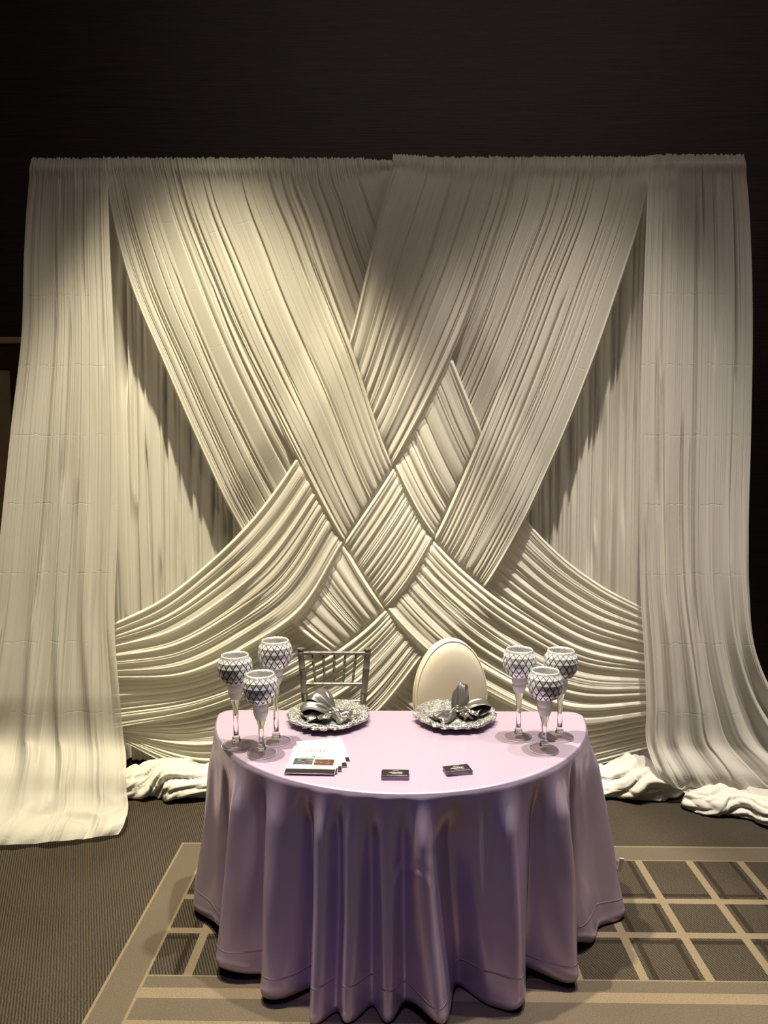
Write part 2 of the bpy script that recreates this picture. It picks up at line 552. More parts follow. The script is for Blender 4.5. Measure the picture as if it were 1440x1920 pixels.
build_floor()
room_box('wall_back', (RX0, RX1, RY1, RY1 + .12, 0, RZ), M_WALL)
room_box('wall_left', (RX0 - .12, RX0, RY0, RY1 + .12, 0, RZ), M_WALL)
room_box('wall_right', (RX1, RX1 + .12, RY0, RY1 + .12, 0, RZ), M_WALL)
room_box('wall_front', (RX0, RX1, RY0 - .12, RY0, 0, RZ), M_WALL)
room_box('ceiling', (RX0, RX1, RY0, RY1, RZ, RZ + .1), M_CEIL)
room_box('baseboard_back', (-2.45, RX1, RY1 - .016, RY1, 0, .12), M_TRIM)
# double door in the back wall, most of it behind the cloth
door = empty('door_1', (-3.0, RY1, 0)); door['kind'] = 'structure'
for k, (a, b) in enumerate(((-.46, -.005), (.005, .46))):
    bm = bmesh.new()
    add_box(bm, a, b, -.045, -.005, .01, 2.39)
    d = bm_obj('door_leaf', bm, M_PANEL, door)
    s = 1 if k == 0 else -1
    hx = (b if k == 0 else a) - s * .06
    bm = bmesh.new()
    tube_bm(bm, [(hx, -.047, .95), (hx, -.085, .97), (hx, -.085, 1.18), (hx, -.047, 1.2)], .011, 8)
    bm_obj('handle', bm, M_BRASS, d, smooth=True)
bm = bmesh.new()
add_box(bm, -.58, -.47, -.06, 0, 0, 2.56, .004); add_box(bm, .47, .58, -.06, 0, 0, 2.56, .004); add_box(bm, -.47, .47, -.06, 0, 2.40, 2.56, .004)
bm_obj('door_frame', bm, M_TRIM, door)
bm = bmesh.new(); add_box(bm, -.62, .70, -.08, 0, 2.56, 2.60, .004)
bm_obj('lit_frame_edge', bm, M_PANEL, door)  # paler strip stands in for light catching the casing's top edge

# ------------------------------------------------------------------ pipe frame of the backdrop
Y_ROD = 3.965
zrod = at(740, 309, Y_ROD)[2]
xl, xr = at(66, 309, Y_ROD)[0], at(1392, 309, Y_ROD)[0]
stand = empty('backdrop_stand', ((xl + xr) / 2, Y_ROD + .02, 0))
tag(stand, 'steel pipe stand whose crossbar runs inside the gathered top of the white drapes', 'stand')
hx = (xr - xl) / 2
bm = bmesh.new(); tube_bm(bm, [(-hx, 0, zrod), (hx, 0, zrod)], .016, 12); bm_obj('crossbar', bm, M_MATTE, stand, smooth=True, angle=50)
for s in (-1, 1):
    bm = bmesh.new(); tube_bm(bm, [(s * (hx - .10), .03, .012), (s * (hx - .10), .03, zrod + .01)], .02, 12)
    u = bm_obj('upright', bm, M_STEEL, stand, smooth=True, angle=50)
    bm = bmesh.new(); add_box(bm, s * (hx - .10) - .2, s * (hx - .10) + .2, -.02, .36, 0, .012, .003)
    bm_obj('base_plate', bm, M_STEEL, stand)

# ------------------------------------------------------------------ cloth
def pleats(u, seed, wmin, wmax, sharp=0.16):
    """height 0..1 of a gathered cloth across u (metres): broad soft flats with narrow tucks"""
    rs = np.random.RandomState(seed)
    lo, hi = u.min() - .2, u.max() + .2
    edges = [lo]
    hs = []
    while edges[-1] < hi:
        wd = wmin + (wmax - wmin) * rs.rand() ** 2.0
        edges.append(edges[-1] + wd)
        hs.append((0.35 + 0.65 * rs.rand()) * min(1.0, 0.45 + 0.55 * wd / wmax))
    edges = np.array(edges); hs = np.array(hs)
    side = rs.rand(len(hs)) < 0.5
    i = np.clip(np.searchsorted(edges, u) - 1, 0, len(hs) - 1)
    s = (u - edges[i]) / (edges[i + 1] - edges[i])
    s = np.where(side[i], 1 - s, s)
    rise = np.sin(np.clip(s / (1 - sharp), 0, 1) * math.pi / 2) ** 0.8
    fall = 1 - sstep(1 - sharp, 1.0, s)
    return hs[i] * np.minimum(rise, fall)


def ropes(u, seed, wmin, wmax, sig=.30, pw=2.2):
    """height 0..1: separate round rolls of cloth with slack sheer between them"""
    rs = np.random.RandomState(seed)
    lo, hi = u.min() - .3, u.max() + .3
    h = np.zeros_like(u)
    c = lo
    while c < hi:
        wd = wmin + (wmax - wmin) * rs.rand()
        a = 0.5 + 0.5 * rs.rand()
        h = np.maximum(h, a * np.exp(-np.abs((u - c) / (wd * sig)) ** pw))
        c += wd * (0.7 + 0.6 * rs.rand())
    return h


def creases(U, V, seed, n, span):
    """sparse narrow tucks that start and stop along the cloth"""
    rs = np.random.RandomState(seed)
    C = np.zeros(np.broadcast(U, V).shape)
    L = V.max()
    for _ in range(n):
        u0 = rs.uniform(.03, span - .03); wd = rs.uniform(.003, .0075)
        a = rs.uniform(-.2, .75) * L; b = a + rs.uniform(.25, .8) * L
        d = rs.uniform(.3, 1.0)
        uu = U - u0 - rs.uniform(-.012, .012) * (V - a)
        prof = np.where(uu > 0, np.exp(-(uu / wd) ** 2), np.exp(-(uu / (wd * 3.5)) ** 2)) if rs.rand() < .5 else np.where(uu < 0, np.exp(-(uu / wd) ** 2), np.exp(-(uu / (wd * 3.5)) ** 2))
        C = np.maximum(C, d * prof * sstep(a, a + .25, V) * (1 - sstep(b - .3, b, V)))
    return C


def loft(strands, nu, nt, tpow=1.0):
    """strands: list over u of (n,3) controls. Returns P (nt,nu,3), U (nt,nu) metres across, V metres along"""
    tt = np.linspace(0, 1, 600)
    K = len(strands)
    S = [catmull(s, tt * (len(s) - 1)) for s in strands]
    mid = sum(S) / K
    L = np.concatenate([[0], np.cumsum(np.linalg.norm(np.diff(mid, axis=0), axis=1))])
    targ = np.linspace(0, 1, nt) ** tpow * L[-1]
    ti = np.interp(targ, L, tt)
    S = np.stack([np.stack([np.interp(ti, tt, s[:, k]) for k in range(3)], -1) for s in S], 1)  # nt,K,3
    u = np.linspace(0, 1, nu)
    if K == 2:
        Wt = np.stack([1 - u, u], 0)
    else:
        xs = np.linspace(0, 1, K)
        Wt = np.stack([np.prod([(u - xs[j]) / (xs[i] - xs[j]) for j in range(K) if j != i], axis=0) for i in range(K)], 0)
    P = np.einsum('tkc,ku->tuc', S, Wt)
    return P, u, targ


def normals(P):
    du = np.gradient(P, axis=1); dt = np.gradient(P, axis=0)
    n = np.cross(du, dt)
    n /= np.linalg.norm(n, axis=-1, keepdims=True) + 1e-9
    return n


Y0 = 3.94


def wpts(pts, Y=Y0):
    return np.array([at(x, y, Y) for x, y in pts])


# borders of the three bands that run down to the right (L) and the three that run down to the left (R)
L_EDGE = [
    [(192, 296), (198, 345), (238, 520), (308, 690), (378, 850), (450, 1000), (550, 1168), (640, 1240), (715, 1330), (860, 1405), (1030, 1447), (1218, 1405)],
    [(325, 296), (335, 345), (400, 525), (448, 640), (500, 748), (557, 858), (645, 1018), (724, 1140), (800, 1218), (905, 1292), (1060, 1352), (1218, 1336)],
    [(545, 296), (550, 345), (577, 420), (600, 490), (628, 567), (655, 640), (738, 876), (812, 1010), (908, 1102), (990, 1158), (1090, 1212), (1218, 1240)],
    [(737, 296), (739, 310), (743, 325), (748, 340), (755, 360), (764, 390), (846, 668), (903, 808), (985, 970), (1050, 1040), (1122, 1094), (1218, 1146)],
]
R_EDGE = [
    [(737, 295), (735, 318), (726, 345), (714, 390), (690, 500), (655, 640), (557, 858), (450, 1000), (392, 1055), (312, 1118), (208, 1170)],
    [(965, 295), (960, 340), (925, 460), (846, 668), (794, 775), (738, 876), (645, 1018), (562, 1148), (480, 1203), (360, 1258), (208, 1266)],
    [(1090, 294), (1083, 340), (1010, 545), (903, 808), (858, 912), (812, 1010), (724, 1140), (640, 1212), (540, 1266), (390, 1326), (208, 1364)],
    [(1226, 294), (1221, 330), (1152, 570), (985, 972), (947, 1040), (908, 1102), (800, 1218), (710, 1330), (600, 1415), (410, 1462), (208, 1376)],
]
Lc = [wpts(e) for e in L_EDGE]
Rc = [wpts(e) for e in R_EDGE]


def sdist(px, pz, curve):
    """signed distance in the XZ plane to a sampled curve; + on its left-hand side walking down"""
    tt = np.linspace(0, 1, 90) * (len(curve) - 1)
    c = catmull(curve, tt)[:, [0, 2]]
    c = np.vstack([c[0] - (c[1] - c[0]) * 60, c, c[-1] + (c[-1] - c[-2]) * 60])
    best = np.full(px.shape, 1e9); sg = np.zeros(px.shape)
    for a, b in zip(c[:-1], c[1:]):
        d = b - a
        L2 = (d ** 2).sum() + 1e-12
        t = np.clip(((px - a[0]) * d[0] + (pz - a[1]) * d[1]) / L2, 0, 1)
        ex, ez = px - a[0] - t * d[0], pz - a[1] - t * d[1]
        q = ex * ex + ez * ez
        cr = d[0] * ez - d[1] * ex
        m = q < best
        best = np.where(m, q, best); sg = np.where(m, np.sign(cr), sg)
    return np.sqrt(best) * sg


def cellcoord(P, curves, sign):
    px, pz = P[..., 0], P[..., 2]
    d = [sign * sdist(px, pz, c) for c in curves]
    r = np.full(px.shape, -1.0)
    r = np.where(d[0] < 0, np.maximum(-1, d[0] / .25), r)
    for k in range(3):
        ins = (d[k] >= 0) & (d[k + 1] < 0)
        r = np.where(ins, k + d[k] / (d[k] - d[k + 1] + 1e-9), r)
    r = np.where((d[3] >= 0), 3 + np.minimum(1, d[3] / .25), r)
    return r


def weave(r, first, A):
    """first: sign of the first crossing (+1 over); eases in before the first and out after the last crossing"""
    cell = np.clip(np.floor(r), 0, 2).astype(int)
    s = np.where(cell % 2 == 0, first, -first)
    f = np.clip(r - cell, 0, 1)
    f = np.where((cell == 0) & (f < .5), .5, f)
    f = np.where((cell == 2) & (f > .5), .5, f)
    v = A * s * np.abs(np.sin(np.pi * f)) ** 0.30
    return v * sstep(-1.0, 0.1, r) * (1 - sstep(2.9, 4.0, r))


def band(name, ea, eb, other, osign, first, seed, label, fwd0, fwd1, roll=1.0, nu=540, nt=230):
    P, u, v = loft([ea, eb], nu, nt)
    width = np.linalg.norm(P[:, -1] - P[:, 0], axis=-1)                  # (nt,)
    wref = 0.95
    U = u[None, :] * wref
    V = v[:, None]
    T = V / v[-1]
    # irregular pleats that wander and merge on the way down
    drift = 0.018 * vn(U * 2.0, V * 0.8, seed) + 0.007 * vn(U * 8, V * 1.5, seed + 3)
    ua = (U + drift)
    sh = ua.shape
    h1 = pleats(ua.reshape(-1), seed, .025, .08, .25).reshape(sh)
    h2 = pleats((U + .5 * drift + .01 * T).reshape(-1), seed + 50, .05, .20, .09).reshape(sh)
    h3 = ropes((U + .008 * vn(U * 4, V * 3, seed + 7)).reshape(-1), seed + 90, .012, .03, .35).reshape(sh)
    mixw = sstep(-.4, .4, vn(U * 3.0, V * 1.3, seed + 11))
    fine = sstep(-.2, .5, vn(U * 2.2, V * 1.6, seed + 13))
    cr = creases(ua, V + 0 * U, seed + 70, 24, wref)
    hr = ropes((U + 1.5 * drift).reshape(-1), seed + 20, .055, .16, .34, 2.0).reshape(sh)
    hr2 = ropes((U + 1.2 * drift).reshape(-1), seed + 30, .06, .15, .40, 2.4).reshape(sh)
    hr3 = ropes((U + .6 * drift).reshape(-1), seed + 35, .014, .04, .36, 2.0).reshape(sh)
    r = cellcoord(P, other, osign)
    swag = sstep(2.2, 4.0, r)
    mids = sstep(-.2, 1.4, r) * (1 - swag)
    top = 1 - np.maximum(mids, swag)
    sc = np.clip(width / wref, .25, 1.1)[:, None]
    grow = 0.45 + .55 * sstep(.02, .30, V)
    disp = grow * (.55 + .45 * sc) * (1 - .8 * mids) * roll * (.0095 * h2 * (.4 + .6 * mixw) + roll * .0016 * h1 * (1 - .6 * mixw) + .0008 * h3 * fine) * (1 - .35 * swag)
    disp = disp - grow * .018 * cr * (1 - .6 * swag - .55 * mids)
    disp = disp + mids * (.0105 * roll * hr2 + .0015 * hr3 * fine) + swag * (.019 * hr + .006 * hr2 * fine + .0018 * hr3 + .012 * vn(U * 4, V * 1.1, seed + 17))
    # rolled edges
    e = np.minimum(U, wref - U)
    disp -= .014 * (1 - sstep(0, .022, e))
    disp += .006 * np.exp(-((e - .03) / .012) ** 2)
    off = weave(r, first, .036) + fwd0 + (fwd1 - fwd0) * swag
    # rod pocket and frilled heading
    rod = np.exp(-((V - .055) / .035) ** 2)
    disp = disp * (1 - .65 * rod) + .011 * rod
    ruff = .006 * vn(U * 150, V * 12, seed + 5) * (1 - sstep(.07, .14, V))
    P[..., 1] -= off + disp + ruff
    P[..., 2] += (.007 * vn(U * 90, V * 0 + 3, seed + 9) + .004 * vn(U * 220, V * 0, seed)) * (1 - sstep(0, .035, V))
    uv = np.stack([np.broadcast_to(U, P.shape[:2]), np.broadcast_to(V, P.shape[:2])], -1)
    o = grid_obj(name, P, M_BAND, uv=uv)
    tag(o, label, 'drape', 'woven chiffon bands of the backdrop')
    return o


# L bands: cells along R are R1, R2, R3.  over(+1) where (i + j) is odd
LB = [
    (0, +1 * -1, 'chiffon band starting beside the left side drape and ending lowest on the right', 0.0, 0.0),
    (1, +1, 'chiffon band from the top left, running unbroken over the centre, ending as middle right swag', 0.0, 0.030),
    (2, -1, 'chiffon band dipping behind the top centre sheet, ending as the highest right swag', 0.0, 0.0),
]
for i, sgn, lab, f0, f1 in LB:
    band('chiffon_band', Lc[i], Lc[i + 1], Rc, +1, sgn, 11 + 3 * i, lab, f0, f1)
RB = [
    (0, +1, 'chiffon band from the top centre ending as the broad highest swag on the left', 0.004, 0.055),
    (1, -1, 'chiffon band forming the centre square of the weave, ending as middle left swag', 0.004, 0.025),
    (2, +1, 'long chiffon band from top right forming the lowest square behind the chairs', 0.004, 0.0),
]
for j, sgn, lab, f0, f1 in RB:
    # walking down an R band the L borders come in the order L3 right, L2|L3, L1|L2, L1 left
    band('chiffon_band', Rc[j], Rc[j + 1], [Lc[3], Lc[2], Lc[1], Lc[0]], -1, sgn, 31 + 3 * j, lab, f0, f1, 1.7 if j == 0 else 1.0)


# pleated backing cloth hanging straight behind the bands
def backing():
    Yb = 4.06
    top = at(740, 312, Yb)[2]
    xa, xb = at(150, 700, Yb)[0], at(1260, 700, Yb)[0]
    nu, nt = 900, 60
    a = np.array([[xa, Yb, top], [xa, Yb, 1.8], [xa, Yb, .03]]); b = np.array([[xb, Yb, top], [xb, Yb, 1.8], [xb, Yb, .03]])
    P, u, v = loft([a, b], nu, nt)
    U = u[None, :] * (xb - xa); V = v[:, None]
    dr = .02 * vn(U * 2, V * .5, 61)
    h = pleats((U + dr).reshape(-1), 61, .02, .10, .22).reshape(nt, nu)
    h2 = pleats((U + dr * .5).reshape(-1), 62, .02, .08, .2).reshape(nt, nu)
    mw = sstep(-.3, .3, vn(U * 2, V * .7, 63))
    cr = creases(U + dr, V + 0 * U, 65, 110, xb - xa)
    P[..., 1] -= .032 * (h * mw + h2 * (1 - mw)) - .045 * cr - .010
    P[..., 2] += np.where(V < .01, .006 * vn(U * 80, V * 0, 64), 0)
    uv = np.stack([np.broadcast_to(U, (nt, nu)), np.broadcast_to(V, (nt, nu))], -1)
    o = grid_obj('backing_drape', P, M_BACK, uv=uv)
    tag(o, 'straight hanging pleated ivory cloth seen in the gaps behind the crossed bands', 'drape')


backing()


def side_panel(label, rows, seed, n_hem=.03):
    """rows: list of three-point rows (outer, middle, inner) in world space, from heading to puddle"""
    st = [np.array([r[k] for r in rows]) for k in range(3)]
    nu, nt = 420, 260
    P, u, v = loft(st, nu, nt)
    n = normals(P)
    n *= np.where((n[..., 1:2] - n[..., 2:3]) > 0, -1, 1)     # towards the room or up
    wd = .98
    U = u[None, :] * wd; V = v[:, None]
    T = V / v[-1]
    low = sstep(.42, .85, T)
    flat = sstep(.86, .97, T)
    dr = .024 * vn(U * 2.0, V * .6, seed) + .008 * vn(U * 8, V * 1.2, seed + 1)
    sh = (nt, nu)
    h1 = pleats((U + dr).reshape(-1), seed, .03, .10, .16).reshape(sh)
    h2 = pleats((U + .5 * dr).reshape(-1), seed + 5, .05, .17, .10).reshape(sh)
    h3 = ropes((U + .4 * dr).reshape(-1), seed + 6, .012, .035, .36).reshape(sh)
    mw = sstep(-.3, .3, vn(U * 2.4, V * .6, seed + 2))
    cr = creases(U + dr, V + 0 * U, seed + 70, 16, wd)
    hb = .5 + .5 * np.sin(2 * math.pi * ((U + .06 * (T - .5)) / .19 + .55 * vn(U * 2.5, V * .45, seed + 4)))
    amp = 0.4 + .6 * sstep(.02, .4, V)
    d = amp * (.017 * h2 * (.4 + .6 * mw) + .007 * h1 * (1 - mw) + .003 * h3) * (1 - .4 * low) - amp * .030 * cr * (1 - .4 * low) + .080 * low * hb ** 1.3 * (.6 + .4 * vn(U * 4, V * .8, seed + 14))
    wu = U * 6 + .9 * vn(U * 4, V * 4, seed + 8); wv = V * 7 + .9 * vn(U * 5, V * 5, seed + 10)
    wr = 1 - np.abs(vn(wu, wv, seed + 7)) * 1.6
    wr2 = 1 - np.abs(vn(wu * 2.1 + 3, wv * 1.7, seed + 12)) * 1.6
    d = d * (1 - .60 * flat) + sstep(.87, .975, T) * (.018 * wr + .010 * wr2 + .010)
    rod = np.exp(-((V - .055) / .035) ** 2)
    d = d * (1 - .65 * rod) + .011 * rod + .004 * vn(U * 150, V * 12, seed + 3) * (1 - sstep(.07, .14, V))
    P += n * d[..., None]
    P[..., 2] += (.007 * vn(U * 90, V * 0 + 3, seed + 9)) * (1 - sstep(0, .035, V))
    P[..., 2] = np.maximum(P[..., 2], .004)
    uv = np.stack([np.broadcast_to(U, (nt, nu)), np.broadcast_to(V, (nt, nu))], -1)
    o = grid_obj('side_drape', P, M_SIDE, uv=uv)
    tag(o, label, 'drape')
    return o


def row(pa, pb, Y, pm=None):
    a, b = at(*pa, Y), at(*pb, Y)
    m = (a + b) / 2 if pm is None else at(*pm, Y)
    return [a, m, b]


def frow(pts, z):
    return [atz(*p, zz) for p, zz in zip(pts, z if isinstance(z, (list, tuple)) else [z] * 3)]


YS = 3.86
left_rows = [
    row((60, 297), (200, 297), YS), row((56, 330), (202, 330), YS), row((46, 480), (208, 480), YS),
    row((42, 620), (215, 620), YS - .01), row((22, 800), (222, 800), YS - .03), row((2, 1000), (222, 1000), YS - .06),
    row((-15, 1170), (219, 1170), YS - .10), row((-40, 1300), (229, 1300), YS - .15), row((-75, 1400), (236, 1400), YS - .19, (90, 1398)),
    frow([(-105, 1465), (86, 1456), (240, 1462)], .175),
    frow([(-125, 1500), (80, 1492), (242, 1492)], .105),
    frow([(-142, 1526), (75, 1520), (242, 1514)], .062),
    frow([(-160, 1552), (65, 1545), (240, 1532)], .035),
    frow([(-170, 1572), (50, 1572), (232, 1552)], .028),
    frow([(-175, 1582), (45, 1584), (222, 1566)], .006),
]
side_panel('sheer ivory drape at the left end, spreading into a wide puddle on the carpet', left_rows, 71)
right_rows = [
    row((1215, 290), (1394, 290), YS), row((1214, 330), (1399, 330), YS), row((1208, 480), (1408, 480), YS),
    row((1203, 620), (1410, 620), YS - .01), row((1199, 800), (1407, 800), YS - .02), row((1198, 1000), (1401, 1000), YS - .04),
    row((1200, 1110), (1402, 1110), YS - .06), row((1207, 1225), (1416, 1225), YS - .09, (1312, 1225)), row((1211, 1320), (1462, 1320), YS - .12, (1328, 1320)),
    row((1213, 1400), (1535, 1390), YS - .15, (1350, 1398)),
    frow([(1232, 1448), (1395, 1450), (1600, 1440)], .16),
    frow([(1262, 1478), (1425, 1482), (1650, 1480)], .07),
    frow([(1290, 1492), (1440, 1506), (1680, 1512)], .05),
    frow([(1300, 1500), (1446, 1524), (1690, 1535)], .006),
]
side_panel('sheer ivory drape at the right end, trailing outwards over a white cloth roll', right_rows, 83)


# gathered cloth rolls lying on the carpet under the drapes
def cloth_roll(label, path, rad, seed):
    nt, ns = 170, 72
    C = catmull(np.array(path), np.linspace(0, len(path) - 1, nt))
    L = np.concatenate([[0], np.cumsum(np.linalg.norm(np.diff(C, axis=0), axis=1))])
    tg = np.gradient(C, axis=0); tg[:, 2] = 0
    tg /= np.linalg.norm(tg, axis=1, keepdims=True)
    sd = np.stack([-tg[:, 1], tg[:, 0], np.zeros(nt)], -1)
    a = np.linspace(0, 2 * math.pi, ns, endpoint=False)
    A, Lg = np.meshgrid(a, L)
    s = Lg / L[-1]
    env = np.interp(s, np.linspace(0, 1, len(rad)), rad)
    env = env * np.sqrt(np.clip(np.minimum(s, 1 - s) / .05, 0.02, 1))
    tw = A * 2 + Lg * 9 + 1.6 * vn(Lg * 5, A * .9, seed)
    ridge = np.abs(np.sin(tw * 1.0)) ** .7
    ridge2 = np.abs(np.sin(tw * 2.3 + 2.0 * vn(Lg * 8, A * 1.4, seed + 1)))
    r = env * (.66 + .36 * ridge + .20 * ridge2 + .10 * np.abs(np.sin(tw * 4.1 + 3 * vn(Lg * 14, A * 2, seed + 4))) + .18 * vn(Lg * 9, np.cos(A) * 2, seed + 2))
    wide = 1.25
    P = C[:, None, :] + sd[:, None, :] * (r * wide * np.cos(A))[..., None]
    z = r * np.sin(A)
    P[..., 2] = np.maximum(env * .62 + z * .85, .004 + .004 * (1 + vn(Lg * 20, A, seed + 3)))
    uv = np.stack([A * .1, Lg], -1)
    o = grid_obj('cloth_roll', P, M_PILE, uv=uv, wrap=True)
    tag(o, label, 'fabric', 'gathered white cloth on the carpet')


def fl(px, py):
    p = atz(px, py, 0.0); return (p[0], p[1], 0.0)


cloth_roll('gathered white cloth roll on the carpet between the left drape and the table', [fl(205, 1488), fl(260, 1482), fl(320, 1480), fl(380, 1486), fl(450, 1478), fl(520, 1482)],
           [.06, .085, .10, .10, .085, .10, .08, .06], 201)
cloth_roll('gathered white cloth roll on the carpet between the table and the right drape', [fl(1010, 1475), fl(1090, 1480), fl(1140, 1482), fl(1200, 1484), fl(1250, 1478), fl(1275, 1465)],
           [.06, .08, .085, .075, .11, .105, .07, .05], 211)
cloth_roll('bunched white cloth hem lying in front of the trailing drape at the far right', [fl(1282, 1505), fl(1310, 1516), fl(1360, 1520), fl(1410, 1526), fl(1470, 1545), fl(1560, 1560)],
           [.04, .062, .070, .062, .068, .072, .06, .04], 221)

# ------------------------------------------------------------------ table and cloth
T_H = 0.752
bk = atz(745, 1333, T_H)
fr_ = atz(745, 1488, T_H)
YB, YF = bk[1], fr_[1]
XC = (atz(412, 1340, T_H)[0] + atz(1086, 1337, T_H)[0]) / 2
RT = (atz(1086, 1337, T_H)[0] - atz(412, 1340, T_H)[0]) / 2 + .005
DEP = YB - YF
print('table', YB, YF, XC, RT, DEP)

table = empty('half_round_table', (XC, YB, 0))
tag(table, 'half round folding table hidden under the lavender satin cloth', 'table')


def outline(scale=0.0, n=720):
    """half disc: straight back from +x corner to -x corner through the middle, rounded corners. starts at back middle going to -x"""
    pts = []
    rc = .055
    a = RT + scale; b = DEP + scale
    for x in np.linspace(0, -(a - rc), 60): pts.append((x, scale))
    for t in np.linspace(0, math.pi / 2, 12)[1:]: pts.append((-(a - rc) - rc * math.sin(t), scale - rc + rc * math.cos(t)))
    for t in np.linspace(math.pi, 2 * math.pi, 240):
        x, y = a * math.cos(t), b * math.sin(t)
        if y < -rc - .004: pts.append((x, y))
    for t in np.linspace(math.pi / 2, 0, 12)[:-1]: pts.append(((a - rc) + rc * math.sin(t), scale - rc + rc * math.cos(t)))
    for x in np.linspace(a - rc, 0, 60): pts.append((x, scale))
    p = np.array(pts)
    d = np.concatenate([[0], np.cumsum(np.linalg.norm(np.diff(p, axis=0), axis=1))])
    s = np.linspace(0, d[-1], n, endpoint=False)
    return np.stack([np.interp(s, d, p[:, 0]), np.interp(s, d, p[:, 1])], -1), s


ol, _ = outline(-.006, 120)
bm = bmesh.new()
vs = [bm.verts.new((x, y, T_H - .028)) for x, y in ol]
f = bm.faces.new(vs)
ex = bmesh.ops.extrude_face_region(bm, geom=[f])
for v in ex['geom']:
    if isinstance(v, bmesh.types.BMVert): v.co.z = T_H - .003
bm_obj('tabletop', bm, M_PLY, table)
for x, y in ((-.55, -.08), (.55, -.08), (-.33, -.52), (.33, -.52)):
    bm = bmesh.new(); tube_bm(bm, [(x, y, 0), (x, y, T_H - .028)], .016, 10)
    bm_obj('leg', bm, M_STEEL, table, smooth=True, angle=50)


